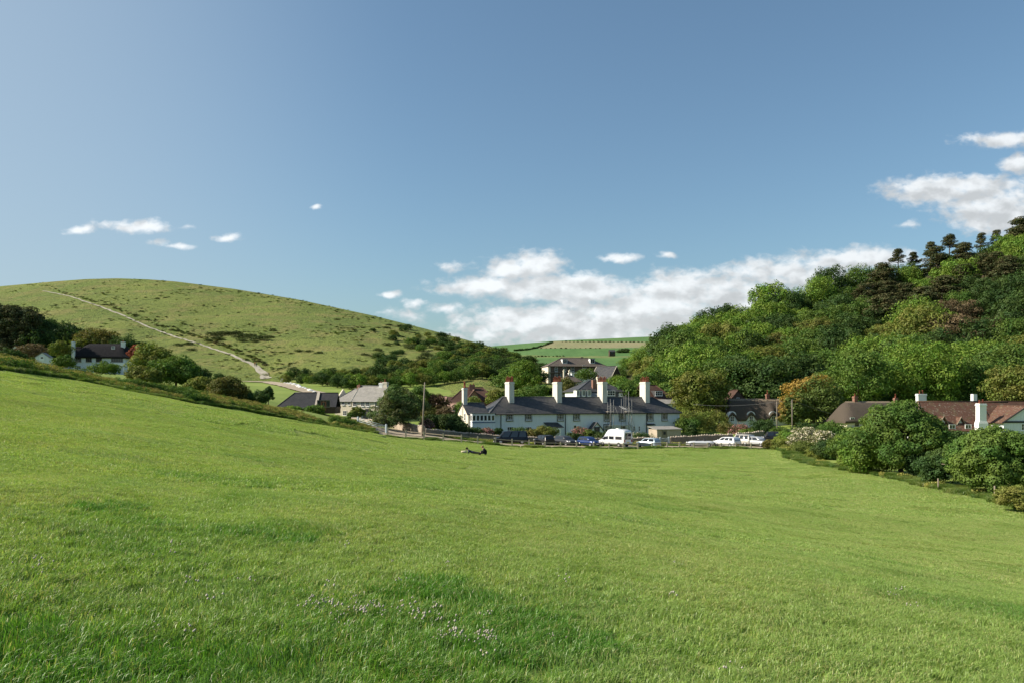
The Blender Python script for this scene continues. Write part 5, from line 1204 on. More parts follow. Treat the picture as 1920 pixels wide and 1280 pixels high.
def gate(pa, pb, h, m, label, name='field_gate', brace=True):
    r = empty(name, pa, 0, label, 'gate'); d = pb-pa; L = math.hypot(d.x, d.y); a = math.atan2(d.y, d.x); r.rotation_euler.z = a
    zz = lambda u: d.z*u/L
    for u in (0, L): b = MB(); b.box(u-.12, u+.12, -.12, .12, zz(u)-.5, zz(u)+h*1.12); b.hull([(u-.12,-.12,zz(u)+h*1.12),(u+.12,-.12,zz(u)+h*1.12),(u+.12,.12,zz(u)+h*1.12),(u-.12,.12,zz(u)+h*1.12),(u,0,zz(u)+h*1.18)], [(0,1,4),(1,2,4),(2,3,4),(3,0,4)]); b.build('post', m, r)
    b = MB()
    for k in range(5): z = .12+h*.86*k/4; b.tube([(.16, 0, zz(.16)+z), (L-.16, 0, zz(L)+z)], .035, 6)
    b.build('bars', m, r); b = MB(); b.tube([(.16, 0, zz(.16)), (.16, 0, zz(0)+h)], .04, 6); b.tube([(L-.16, 0, zz(L)), (L-.16, 0, zz(L)+h)], .04, 6)
    if brace: b.tube([(.2, .04, zz(0)+.15), (L-.2, .04, zz(L)+h*.95)], .035, 6)
    b.build('gate_frame', m, r); return r
m_bluegrey = plain('blue_grey_metal', (.36, .42, .44), .5, .4)
gate(gP(671, 119.5), gP(724, 117), 1.15, m_bluegrey, 'blue grey metal field gate between two posts at the meadow edge')
gate(gP(1238, 129.8), gP(1254, 130), 1.1, m_bluegrey, 'pale blue gate in the stone wall below the outhouse', 'garden_gate')
m_postlit = plain('sunlit_weathered_post', (.42, .36, .26), .9, var=.35, scale=6)  # fence wood coloured paler to look sunlit
def fence():
    pix = [(727,815.5),(761,819.5),(795,823.5),(831,826.5),(865,829.5),(895.5,832),(929,834),(960,835.5),(992,836),(1022,836.5),(1051,836.5),(1081,836.5),(1113,837),(1142,837),(1169,837.5),(1196,837.5),(1222.5,837.5),(1251,837.5),(1274,838),(1301,838),(1327,838),(1352,838),(1380,838),(1408,838),(1436,838)]
    P_ = []
    for px, py in pix:
        p = ground_hit(px, py); p.y = min(p.y, 113.2) if px > 850 else p.y; p.x = (px-960)/F*p.y; p.z = gz1(p.x, p.y); P_.append(p)
    r = empty('post_and_rail_fence', P_[0], 0, 'low wooden post and rail fence between the meadow and the parked cars', 'fence'); o = P_[0]
    hh = [1.15 if i < 9 else .9 for i in range(len(P_))]
    for i, p in enumerate(P_):
        b = MB(); q = p-o; w = .10; b.box(q.x-w, q.x+w, q.y-w, q.y+w, q.z-.5, q.z+hh[i]-.06); b.box(q.x-w*.8, q.x+w*.8, q.y-w*.8, q.y+w*.8, q.z+hh[i]-.06, q.z+hh[i]); b.build('post', m_postlit, r)
    for i in range(len(P_)-1):
        a, c = P_[i]-o, P_[i+1]-o; b = MB(); za, zc = a.z+hh[i]*.80, c.z+hh[i+1]*.80
        if i == 0: pass
        b.hull([(a.x+.1,a.y-.03,za-.07),(c.x-.1,c.y-.03,zc-.07),(c.x-.1,c.y+.03,zc-.07),(a.x+.1,a.y+.03,za-.07),(a.x+.1,a.y-.03,za+.07),(c.x-.1,c.y-.03,zc+.07),(c.x-.1,c.y+.03,zc+.07),(a.x+.1,a.y+.03,za+.07)], [(3,2,1,0),(4,5,6,7),(0,1,5,4),(1,2,6,5),(2,3,7,6),(3,0,4,7)])
        b.build('rail', M_('wood'), r)
fence()
def post(px, ytop, ybot, label, w=.07, m=None, D=None):
    p = ground_hit(px, ybot) if D is None else gP(px, D); h = (ybot-ytop)/F*p.y; b = MB(); b.tube([(0, 0, -.4), (.02, 0, h*.5), (0, 0, h-.03), (0, 0, h)], [w, w*.95, w*.9, w*.6], 8)
    o = b.build('fence_post', m or M_('wood')); o.location = p; return props(o, label, 'post')
post(1759, 897, 919, 'grey wooden fence post standing between the dark hedge bushes at the meadow edge'); post(1865, 911, 937, 'thin wooden fence post at the right, beside the rounded olive bush')
b = MB(); b.tube([(0, 0, 0), (1.2, .1, -.13)], .035, 6); o = b.build('rail', M_('wood')); o.name = 'wooden_pole'; o.location = P(1766, 869, 62); props(o, 'pale wooden rail sticking out of the dark hedge bush', 'rail')
def util_pole(px_b, py_b, px_t, py_t, D, label, th=1.):
    p = gP(px_b, D); t = P(px_t, py_t, D); r = empty('utility_pole', p, 0, label, 'pole'); v = t-p; b = MB(); b.tube([(0, 0, -.8), v*.5, v], [.17*th, .15*th, .12*th], 10); b.build('pole', M_('pole'), r)
    b = MB()
    for k in range(3): z = v*(.93-.05*k); b.tube([z+Vector((-.14, -.14, 0)), z+Vector((-.3, -.2, .02)), z+Vector((-.3, -.2, .14))], [.025, .04, .05], 6)
    b.build('insulator', M_('lead'), r); return t
t1 = util_pole(791.5, 823, 796.5, 716, 118, 'tall leaning wooden utility pole beside the laurel bush and the shaded stone wall', .8)
t2 = util_pole(1485.5, 802, 1485, 748, 135, 'wooden utility pole in front of the orange tipped tree', .55)
t3 = util_pole(1457, 806, 1456.5, 752, 140, 'thin dark pole at the right end of the thatched cottage with arched dormers', .5)
def wire(a, c, sag, label):
    b = MB(); b.tube([a.lerp(c, i/16)-Vector((0, 0, sag*4*(i/16)*(1-i/16))) for i in range(17)], .022, 4); o = b.build('overhead_wire', M_('lead')); props(o, label, 'wire')
wire(t3, P(1300, 757, 152), .5, 'thin overhead wire running across the front of the thatched cottage roof')
wire(t2, P(1560, 775, 140), .2, 'thin overhead wire running right from the pole by the orange tipped tree')
def gribbon(pix, name, material, lift=.05):
    pts = []
    for (a, b_, w), (a2, b2, w2) in zip(pix[:-1], pix[1:]):
        p, q = (a if isinstance(a, Vector) else None), None
        for j in range(10): s = j/10; pts.append((a+(a2-a)*s, b_+(b2-b_)*s, w+(w2-w)*s))
    pts.append(pix[-1]); V = []
    for i, (x, y, w) in enumerate(pts):
        n = pts[min(i+1, len(pts)-1)]; m_ = pts[max(i-1, 0)]; s = Vector((n[1]-m_[1], m_[0]-n[0], 0)).normalized()
        for q in np.linspace(-1, 1, 7): xx = x+s.x*q*w/2; yy = y+s.y*q*w/2; V.append((xx, yy, gz1(xx, yy)+lift))
    Fq = [(7*i+k, 7*i+k+1, 7*i+k+8, 7*i+k+7) for i in range(len(pts)-1) for k in range(6)]
    return props(link_mesh(name, np_mesh(name, V, Fq, material, True)), kind='structure')
def xy(px, D): return (px-960)/F*D, D
LN = [(385,318,3),(440,314,3),(500,312,5),(520,300,7),(545,262,8),(580,225,7),(640,200,6)]
gribbon([(*xy(p, D), w) for p, D, w in LN], 'lane', m_lane, .3)
gribbon([(*xy(p, D), w) for p, D, w in [(628,140,3),(650,132,3),(690,124,3.5),(730,120,4),(775,119,4.5),(830,121,5)]], 'lane', m_lane, .06)
rb = random.Random(4)
for i in range(15):
    f = i/14; px = 531+f*52+rb.uniform(-2, 2); D = 300-f*78; s = rb.uniform(.5, 1.0); bm_ = MB()
    V = [(rb.uniform(.8, 1.15)*math.cos(a)*s, rb.uniform(.8, 1.15)*math.sin(a)*s*.7, z*s) for z, kk in ((-.3, 1), (.35, 1)) for a in [j*math.pi/3 for j in range(6)]]+[(rb.uniform(-.2, .2)*s, 0, .75*s)]
    bm_.hull(V, [(j, (j+1) % 6, 6+(j+1) % 6, 6+j) for j in range(6)]+[(6+j, 6+(j+1) % 6, 12) for j in range(6)]); o = bm_.build('boulder', M_('white')); q = gP(px+4, D); o.location = (q.x, q.y, q.z+.2)
    props(o, 'pale boulder in the row edging the lane at the foot of the down', 'boulder', 'boulders along the lane')
p = gP(529, 306); r = empty('notice_board', p, 0, 'small pale notice board on two posts where the lane meets the hill path', 'sign'); b = MB(); b.box(-.7, .7, -.06, .0, .8, 1.9); b.build('panel', M_('wtrim'), r); b = MB(); b.tube([(-.6, .05, -.3), (-.6, .05, 2)], .06, 6); b.tube([(.6, .05, -.3), (.6, .05, 2)], .06, 6); b.build('posts', M_('wood'), r)

# ------------------------------------------------------------------ parked cars
def lamp_box(parent, name, x0, x1, y0, y1, z0, z1, m): b = MB(); b.box(x0, x1, y0, y1, z0, z1); return b.build(name, M_(m), parent)
def make_car(name, label, cat, paint, px, D, head, L=4.1, W=1.72, H=1.48, belt=.92, hood=.28, ws=.16, rear=.08, rw_=.08, roofm=None, deck=0., group='vehicles parked behind the fence', opentop=False, nwin=2, rim='rim'):
    """x forward. hood: share of length before the windscreen foot; ws / rw_: run of windscreen and rear window; rear: share behind the rear window foot"""
    p = gP(px, D); r = empty(name, p, R(head), label, cat, group); w = W/2
    xs = np.linspace(-L/2, L/2, 15); lo = []; pm = car_paint(*paint)
    def top(x):
        u = (x+L/2)/L
        if u > 1-hood: k = (u-(1-hood))/hood; return belt-.06*k-.30*k**4
        if u < rear+.02 and deck == 0: return belt-.05*(1-u/(rear+.02))
        return belt
    b = MB(); ring = []
    for x in xs:
        u = abs((x)/(L/2)); tp = 1-.16*max(0, u-.72)**1.3/.28**1.3*.9; t = top(x); zb = .22+.10*max(0, u-.85)/.15; e = w*tp
        ring.append([(x,-e*.92,zb),(x,-e,zb+.16),(x,-e*1.01,(zb+t)*.55),(x,-e*.97,t-.04),(x,-e*.90,t),(x,0,t+.03),(x,e*.90,t),(x,e*.97,t-.04),(x,e*1.01,(zb+t)*.55),(x,e,zb+.16),(x,e*.92,zb)])
    n = 11; base = len(b.v)
    for g in ring: b.v += [Vector(q) for q in g]
    for i in range(len(ring)-1):
        for k in range(n): k2 = (k+1) % n; b.f.append([base+i*n+k, base+(i+1)*n+k, base+(i+1)*n+k2, base+i*n+k2]); b.sm.append(True)
    b.f.append([base+k for k in range(n)]); b.f.append([base+(len(ring)-1)*n+k for k in range(n)][::-1]); b.sm += [False]*2
    body = b.build('body', pm, r)
    x0 = -L/2+rear*L; x1 = -L/2+(rear+rw_)*L; x2 = L/2-(hood+ws)*L; x3 = L/2-hood*L
    wb, wr = w*.90, w*.74; zb = belt-.02
    if not opentop:
        b = MB(); zr_ = H; N = 5
        sec = [(x0, zb, wb, 0), (x0+(x1-x0)*.75, zb+(zr_-zb)*.80, wb-(wb-wr)*.7, 1), (x1, zr_-.05, wr, 2), ((x1+x2)/2, zr_, wr, 3), (x2, zr_-.04, wr, 4), (x2+(x3-x2)*.3, zb+(zr_-zb)*.75, wb-(wb-wr)*.68, 5), (x3, zb, wb, 6)]
        base = len(b.v)
        for x, z, ww, _ in sec: b.v += [Vector((x,-wb if False else -ww,z)), Vector((x,-ww*.8,z+.03)), Vector((x,ww*.8,z+.03)), Vector((x,ww,z))]
        for i in range(6):
            for k in range(3): b.f.append([base+4*i+k, base+4*i+4+k, base+4*i+5+k, base+4*i+1+k]); b.sm.append(True)
        lb = len(b.v)
        for x, z, ww, _ in sec: b.v += [Vector((x, -wb, zb)), Vector((x, wb, zb))]
        for i in range(6):
            b.f.append([base+4*i, lb+2*i, lb+2*i+2, base+4*i+4]); b.f.append([base+4*i+3, base+4*i+7, lb+2*i+3, lb+2*i+1]); b.sm += [True]*2
        b.build('cabin', M_('bumper') if roofm == 'black' else pm, r)
        def quad(nm, pts, off): 
            q = [Vector(t) for t in pts]; nn = (q[1]-q[0]).cross(q[2]-q[0]).normalized(); c = sum(q, Vector())/len(q)
            if nn.dot(off) < 0: nn = -nn
            bb = MB(); a_ = [t+nn*.012 for t in q]; c_ = [t+nn*.03 for t in q]; k = len(q); bb.hull(a_+c_, [tuple(range(k)), tuple(range(k, 2*k))[::-1]]+[(i, (i+1) % k, k+(i+1) % k, k+i) for i in range(k)]); bb.build(nm, M_('carglass'), r)
        f = .10
        quad('windscreen', [(x3-.06,-wb*.88,zb+.06),(x3-.06,wb*.88,zb+.06),(x2+(x3-x2)*.08,wr*.86,zr_-.09),(x2+(x3-x2)*.08,-wr*.86,zr_-.09)], Vector((1,0,.6)))
        quad('rear_window', [(x0+.05,-wb*.84,zb+.10),(x0+.05,wb*.84,zb+.10),(x1-.02,wr*.84,zr_-.12),(x1-.02,-wr*.84,zr_-.12)], Vector((-1,0,.4)))
        for sg in (-1, 1):
            for i in range(nwin):
                a0 = i/nwin+.03; a1 = (i+1)/nwin-.03
                xb0 = x0+.14+(x3-x0-.34)*a0; xb1 = x0+.14+(x3-x0-.34)*a1; xt0 = x1+.08+(x2-x1-.10)*a0; xt1 = x1+.08+(x2-x1-.10)*a1
                yb = wb-(wb-wr)*.12; yt = wb-(wb-wr)*.88
                quad('side_window', [(xb0,sg*yb,zb+.07),(xb1,sg*yb,zb+.07),(xt1,sg*yt,zr_-.10),(xt0,sg*yt,zr_-.10)], Vector((0,sg,0)))
    else:
        b = MB(); b.hull([(x3-.02,-wb*.8,zb),(x3-.02,wb*.8,zb),(x3-.42,wb*.66,zb+.38),(x3-.42,-wb*.66,zb+.38),(x3-.06,-wb*.8,zb),(x3-.06,wb*.8,zb),(x3-.46,wb*.66,zb+.38),(x3-.46,-wb*.66,zb+.38)], [(0,1,2,3),(7,6,5,4),(0,3,7,4),(1,5,6,2),(3,2,6,7)]); b.build('windscreen', M_('carglass'), r)
        b = MB(); b.box(x3-1.9, x3-.5, -wb*.75, wb*.75, zb-.03, zb+.025); b.build('interior', M_('bumper'), r)
        for sg in (-1, 1): b = MB(); b.box(x3-1.5, x3-1.3, sg*.4-.22, sg*.4+.22, zb-.1, zb+.32); b.box(x3-1.5, x3-1.3, sg*.4-.12, sg*.4+.12, zb+.322, zb+.46); b.build('seat', M_('bumper'), r)
    for sx in (-1, 1):
        for sy in (-1, 1):
            xw = L/2*.62*sx+(.03 if sx > 0 else 0); b = MB(); R_ = .32; b.tube([(xw, sy*(w-.20), R_), (xw, sy*(w-.17), R_), (xw, sy*(w+.008), R_), (xw, sy*(w+.02), R_)], [R_*.9, R_, R_, R_*.9], 16, smooth=False); wh = b.build('wheel', M_('tyre'), r)
            b = MB(); b.tube([(xw, sy*(w+.021), R_), (xw, sy*(w+.045), R_)], [R_*.64, R_*.5], 12, smooth=False); b.build('rim', M_(rim), wh)
            lamp_box(r, 'headlight' if sx > 0 else 'tail_light', *( (L/2-.16, L/2-.03) if sx > 0 else (-L/2+.03, -L/2+.14)), min(sy*w*.55, sy*w*.84), max(sy*w*.55, sy*w*.84), belt-.30, belt-.12, 'clearlamp' if sx > 0 else 'redlamp')
    for sx in (-1, 1):
        xa = sx*(L/2-.02); lamp_box(r, 'bumper', min(xa, xa+sx*.06), max(xa, xa+sx*.06), -w*.8, w*.8, .26, .5, 'bumper' if paint[0] not in ('silver_blue', 'white') else 'rim')
        lamp_box(r, 'number_plate', min(xa+sx*.062, xa+sx*.075), max(xa+sx*.062, xa+sx*.075), -.26, .26, .34, .46, 'plate_w' if sx > 0 else 'plate_y')
    for sg in (-1, 1): 
        if not opentop: b = MB(); b.tube([(x3-.18, sg*wb*.98, zb+.1), (x3-.2, sg*(w+.13), zb+.13)], [.05, .08], 6); b.build('wing_mirror', M_('bumper') if paint[0] != 'white' else pm, r)
    return r
make_car('van', 'dark navy panel van parked side on with its nose to the left', 'van', ('dark_navy', (.008, .011, .017)), 958, 120.5, 186, 5.3, 1.95, 1.98, 1.05, .14, .16, .02, .03, nwin=3)
make_car('car', 'black hatchback seen from behind, parked just right of the dark van', 'car', ('black', (.022, .022, .024)), 1020, 121, 116, 4.2, 1.78, 1.56, .98, .24, .14, .03, .08, nwin=2)
make_car('car', 'dark grey car with its windscreen towards the meadow, left of the blue car', 'car', ('dark_grey', (.045, .048, .055)), 1060, 121, -58, 4.2, 1.76, 1.5, .95, .26, .18, .04, .1, nwin=2)
make_car('car', 'bright blue hatchback with its windscreen towards the meadow', 'car', ('blue', (.012, .034, .13)), 1104, 120, -55, 4.0, 1.7, 1.48, .93, .24, .2, .03, .1, nwin=2)
make_car('car', 'small silver blue hatchback alone right of the white camper van', 'car', ('silver_blue', (.38, .47, .52)), 1216, 119.5, 133, 3.7, 1.66, 1.46, .93, .22, .2, .03, .07, nwin=2)
make_car('car', 'low white open topped convertible on the gravel', 'car', ('white', (.72, .73, .74)), 1312, 121, 174, 4.1, 1.72, 1.3, .86, .33, .12, .1, .05, opentop=True)
make_car('car', 'white estate car with a dark rear window, second from the bushes group', 'car', ('white', (.72, .73, .74)), 1363, 119.5, 122, 4.4, 1.76, 1.5, .95, .24, .18, .02, .06, nwin=3)
make_car('car', 'pale beige off road car behind the white estate car', 'car', ('beige', (.50, .47, .42)), 1391, 123, 124, 4.3, 1.8, 1.75, 1.05, .24, .12, .02, .05, nwin=3)
make_car('car', 'silver car with its windscreen towards the meadow, nearest the hedge corner', 'car', ('silver', (.45, .46, .47)), 1421, 120.5, -60, 4.1, 1.72, 1.5, .94, .25, .2, .03, .1, nwin=2)
make_car('van', 'small black van partly behind the bushes right of the silver car', 'van', ('black', (.022, .022, .024)), 1447, 128, 170, 3.2, 1.7, 1.8, 1.1, .16, .12, .02, .03, nwin=2)
def camper():
    p = gP(1153, 119.5); r = empty('camper_van', p, R(131), 'white high roofed camper van with dark side and rear windows', 'camper van', 'vehicles parked behind the fence'); pm = car_paint('white', (.72, .73, .74)); L, w = 5.3, .98
    sec = [(-2.65,.35,1.6,2.30,.80),(-2.6,.30,1.6,2.52,.84),(-1.8,.28,1.65,2.66,.84),(.2,.28,1.65,2.68,.84),(.75,.28,1.6,2.60,.80),(1.25,.28,1.45,2.12,.72),(1.55,.28,1.25,1.62,.80),(1.9,.30,1.08,1.22,.86),(2.45,.32,.90,1.02,.84),(2.65,.38,.70,.80,.76)]
    b = MB(); n = 8
    for x, z0, zm, zt, wt in sec: e = w*(1 if x < 1.9 else .94); b.v += [Vector(q) for q in ((x,-e*.95,z0),(x,-e,z0+.25),(x,-e,zm),(x,-w*wt,zt-.12),(x,-w*wt*.6,zt),(x,w*wt*.6,zt),(x,w*wt,zt-.12),(x,e,zm))]+[Vector((x,e,z0+.25)), Vector((x,e*.95,z0))]
    n = 10
    for i in range(len(sec)-1):
        for k in range(n): k2 = (k+1) % n; b.f.append([i*n+k, (i+1)*n+k, (i+1)*n+k2, i*n+k2]); b.sm.append(k not in (9,))
    b.f.append(list(range(n))); b.f.append([(len(sec)-1)*n+k for k in range(n)][::-1]); b.sm += [False]*2
    b.build('body', pm, r)
    for sg in (-1, 1):
        for a, c, z0, z1 in ((-2.2, -.95, 1.12, 1.58), (-.6, .35, 1.12, 1.58)):
            b = MB(); b.box(a, c, min(sg*(w-.01), sg*(w+.025)), max(sg*(w-.01), sg*(w+.025)), z0, z1); b.build('side_window', M_('carglass'), r)
        b = MB(); y0, y1 = sg*(w-.02), sg*(w+.022); q = [(.55, 1.12), (1.75, 1.08), (1.3, 1.52), (.55, 1.58)]; b.hull([(x, y0, z) for x, z in q]+[(x, y1, z) for x, z in q], [(0,1,2,3),(4,5,6,7),(0,1,5,4),(1,2,6,5),(2,3,7,6),(3,0,4,7)]); b.build('cab_window', M_('carglass'), r)
        b = MB(); b.box(-2.0, .2, min(sg*w*.86, sg*(w*.9+.03)), max(sg*w*.86, sg*(w*.9+.03)), 1.98, 2.12); b.build('roof_window', M_('carglass'), r)
        b = MB(); b.tube([(1.5, sg*w, 1.2), (1.5, sg*(w+.22), 1.25)], [.06, .12], 6); b.build('wing_mirror', M_('bumper'), r)
        lamp_box(r, 'tail_light', -2.70, -2.64, min(sg*.72, sg*.88), max(sg*.72, sg*.88), .75, 1.15, 'redlamp'); lamp_box(r, 'headlight', 2.55, 2.67, min(sg*.52, sg*.78), max(sg*.52, sg*.78), .62, .8, 'clearlamp')
        for xw in (-1.6, 1.7): b = MB(); b.tube([(xw, sg*(w-.2), .34), (xw, sg*(w-.17), .34), (xw, sg*(w+.01), .34), (xw, sg*(w+.02), .34)], [.31, .34, .34, .31], 16, smooth=False); wh = b.build('wheel', M_('tyre'), r); b = MB(); b.tube([(xw, sg*(w+.021), .34), (xw, sg*(w+.04), .34)], [.2, .17], 12, smooth=False); b.build('rim', M_('rim'), wh)
    lamp_box(r, 'rear_window', -2.685, -2.655, -.68, .68, 1.15, 2.12, 'carglass'); b = MB(); b.hull([(1.32,-.66,1.98),(1.32,.66,1.98),(1.88,.78,1.27),(1.88,-.78,1.27),(1.36,-.66,2.02),(1.36,.66,2.02),(1.92,.78,1.31),(1.92,-.78,1.31)], [(0,1,2,3),(4,5,6,7),(0,1,5,4),(1,2,6,5),(2,3,7,6),(3,0,4,7)]); b.build('windscreen', M_('carglass'), r)
    lamp_box(r, 'bumper', -2.74, -2.64, -.85, .85, .32, .52, 'bumper'); lamp_box(r, 'bumper', 2.6, 2.72, -.8, .8, .36, .58, 'bumper'); lamp_box(r, 'number_plate', -2.695, -2.655, -.27, .27, .62, .74, 'plate_y'); lamp_box(r, 'roof_vent', -.9, -.4, -.25, .25, 2.67, 2.78, 'wtrim')
camper()

# ------------------------------------------------------------------ people on the grass
SK = plain('skin', (.50, .30, .21), .6, var=.05); 
def cloth(n, c): return plain('cloth_'+n, c, .9, .1, .2, 8)
SC_ = 1.16
def figure(name, label, loc, rz, J, E, mats_of, hair_col, headj, headdir, hands):
    """one continuous skinned body; J joints (x,y,z,r), E bones; mats_of(face centre) gives the slot"""
    me = bpy.data.meshes.new(name); me.from_pydata([j[:3] for j in J], E, []); o = bpy.data.objects.new(name+'_tmp', me); COL.objects.link(o)
    sk = o.modifiers.new('s', 'SKIN'); 
    for i, j in enumerate(J): v = me.skin_vertices[0].data[i]; v.radius = (j[3], j[3]*(j[4] if len(j) > 4 else 1)); v.use_root = (i == 0)
    sb = o.modifiers.new('u', 'SUBSURF'); sb.levels = 2; sb.render_levels = 2
    dg = bpy.context.evaluated_depsgraph_get(); ev = bpy.data.meshes.new_from_object(o.evaluated_get(dg)); bpy.data.objects.remove(o)
    r = empty('person', loc, rz, label, 'person'); ev.materials.clear(); r.scale = (SC_,)*3
    tags = ['skin', 'top', 'legs', 'shoes']
    for m in mats_of['m']: ev.materials.append(m)
    JV = [Vector(j[:3]) for j in J]
    for p in ev.polygons:
        p.use_smooth = True; k = min(range(len(JV)), key=lambda i: (JV[i]-p.center).length-J[i][3]*.6); p.material_index = mats_of['t'][k]
    link_mesh('body', ev, r)
    H = JV[headj]; d = Vector(headdir).normalized(); b = MB(); up = Vector((0, 0, 1))
    rg = random.Random(3)
    rows, cols = 7, 12; base = 0; side = d.cross(up).normalized(); back = -d
    for i in range(rows):
        ph = math.pi*.62*i/(rows-1)
        for j in range(cols):
            a = 2*math.pi*j/cols; v = (up*math.cos(ph)+(back*math.cos(a)+side*math.sin(a))*math.sin(ph)); v = v*(.128 if v.dot(d) < .05 else .108)+up*.015; b.v.append(H+v)
    for i in range(rows-1):
        for j in range(cols): j2 = (j+1) % cols; b.f.append([i*cols+j, i*cols+j2, (i+1)*cols+j2, (i+1)*cols+j]); b.sm.append(True)
    b.build('hair', cloth('hair_'+name, hair_col), r)
    b = MB(); b.tube([H+d*.10+Vector((0,0,.0)), H+d*.135-Vector((0,0,.03))], [.012, .02], 6); 
    for sg in (-1, 1): b.tube([H+side*.095*sg, H+side*.115*sg], [.03, .02], 6)
    for hp, hd, sd in hands:
        hp, hd, sd = Vector(hp), Vector(hd).normalized(), Vector(sd).normalized()
        for k, (ln, of) in enumerate(((.075, -.033), (.088, -.011), (.082, .011), (.062, .032))): q = hp+hd*.045+sd*of; b.tube([q, q+hd*ln*.55-up*.008, q+hd*ln-up*.03], [.010, .009, .007], 5)
        q = hp+sd*-.035; b.tube([q, q-sd*.03+hd*.03, q-sd*.035+hd*.065], [.012, .010, .008], 5)
    b.build('face_and_fingers', SK, r)
    b = MB()
    for sg in (-1, 1): b.tube([H+d*.098+side*.035*sg+up*.012, H+d*.108+side*.035*sg+up*.012], .011, 6)
    b.build('eyes', M_('black'), r)
    return r
pg = ground_hit(906, 853)
# sitting, facing left, leaning forward with arms round the knees
J = [(0,0,.14,.165),(-.08,0,.32,.165),(-.20,0,.52,.175),(-.30,0,.62,.07),(-.38,0,.74,.105),
     (-.20,-.19,.54,.075),(-.28,-.24,.36,.05),(-.50,-.14,.26,.036),(-.57,-.10,.24,.03),(-.20,.19,.54,.075),(-.30,.24,.38,.05),(-.50,.14,.28,.036),(-.57,.10,.26,.03),
     (-.05,-.12,.13,.10),(-.42,-.13,.42,.07),(-.56,-.13,.09,.045),(-.72,-.13,.045,.035),(-.05,.12,.13,.10),(-.44,.13,.40,.07),(-.58,.13,.09,.045),(-.74,.13,.045,.035)]
E = [(0,1),(1,2),(2,3),(3,4),(2,5),(5,6),(6,7),(7,8),(2,9),(9,10),(10,11),(11,12),(0,13),(13,14),(14,15),(15,16),(0,17),(17,18),(18,19),(19,20)]
T_ = [2,1,1,0,0,1,1,1,0,1,1,1,0,2,2,2,3,2,2,2,3]
figure('sitter', 'person in black sitting on the meadow with knees up, leaning forward', pg+Vector((.35, 0, .0)), R(4), J, E, {'m': [SK, cloth('black', (.016, .016, .02)), cloth('black_jeans', (.02, .02, .026)), M_('bumper')], 't': T_}, (.20, .12, .06), 4, (-1, 0, -.15), [((-.58,-.10,.24), (-1,0,-.3), (0,1,0)), ((-.58,.10,.26), (-1,0,-.3), (0,-1,0))])
pl_ = ground_hit(889, 851)
J = [(0,0,.16,.15,.8),(-.22,0,.20,.13,.85),(-.46,0,.30,.155,.8),(-.58,0,.38,.065),(-.66,0,.48,.098),
     (-.46,-.19,.28,.06),(-.50,-.26,.06,.045),(-.74,-.18,.05,.034),(-.80,-.15,.05,.028),(-.46,.19,.28,.06),(-.50,.26,.06,.045),(-.74,.18,.05,.034),(-.80,.15,.05,.028),
     (.10,-.10,.14,.095),(.50,-.14,.10,.065),(.90,-.16,.08,.042),(1.02,-.16,.05,.035),(.10,.10,.14,.095),(.50,.14,.11,.065),(.90,.17,.09,.042),(1.02,.17,.05,.035)]
figure('lier', 'person in navy top lying on their front on the meadow, propped on elbows', pl_, R(-4), J, E, {'m': [SK, cloth('navy', (.035, .042, .07)), cloth('black_jeans', (.02, .02, .026)), M_('bumper')], 't': T_}, (.02, .016, .014), 4, (-1, 0, -.1), [((-.81,-.15,.05), (-1,.2,-.1), (0,1,0)), ((-.81,.15,.05), (-1,-.2,-.1), (0,-1,0))])
q = ground_hit(870, 849); b = MB(); rg = random.Random(8); rows = [(-.30,.10,.04),(-.26,.15,.12),(-.1,.17,.15),(.08,.16,.19),(.24,.14,.13),(.29,.09,.05)]
for i, (x, wy, hz) in enumerate(rows): b.v += [Vector((x, wy*math.cos(a)*(1+rg.uniform(-.1, .1)), .13+hz*math.sin(a)*.8)) for a in [k*math.pi/4 for k in range(8)]]
for i in range(5):
    for k in range(8): b.f.append([i*8+k, (i+1)*8+k, (i+1)*8+(k+1) % 8, i*8+(k+1) % 8]); b.sm.append(True)
b.f.append(list(range(8))); b.f.append([40+k for k in range(8)]); b.sm += [True]*2
r = empty('holdall_bag', q, R(10), 'pale cream soft bag lying on the grass beside the reclining person', 'bag'); b.build('bag_body', cloth('cream', (.58, .50, .36)), r); b = MB(); b.tube([(-.2, 0, .27), (-.1, -.02, .38), (.1, -.02, .38), (.2, 0, .27)], .015, 6); b.build('strap', cloth('strap', (.30, .22, .14)), r)
# two walkers on the hill path
J = [(0,0,.92,.13),(0,0,1.15,.12),(0,0,1.38,.15,.7),(0,0,1.50,.06),(0,0,1.64,.10),(.19,0,1.40,.06),(.24,-.02,1.12,.045),(.24,.06,.88,.035),(.24,.08,.82,.03),(-.19,0,1.40,.06),(-.24,.02,1.12,.045),(-.24,-.08,.88,.035),(-.24,-.1,.82,.03),
     (.09,0,.88,.10),(.10,-.12,.48,.07),(.10,-.05,.08,.045),(.10,-.18,.04,.04),(-.09,0,.88,.10),(-.10,.10,.48,.07),(-.10,.22,.10,.045),(-.10,.10,.05,.04)]
for i, (px, py, c, lab) in enumerate([(478, 687, (.30, .06, .05), 'tiny walker in a red top on the steep part of the chalk path'), (481, 688.5, (.05, .06, .10), 'tiny walker in dark clothes on the steep chalk path, right of the red one')]):
    h = down.hit(px, py)[0]; figure('walker', lab, h+Vector((0, 0, .2)), R(20*i), J, E, {'m': [SK, cloth('w%d' % i, c), cloth('black_jeans', (.02, .02, .026)), M_('bumper')], 't': T_}, (.10, .06, .03), 4, (0, -1, 0), [((.24,.08,.80), (0,0,-1), (0,1,0)), ((-.24,-.1,.80), (0,0,-1), (0,1,0))])

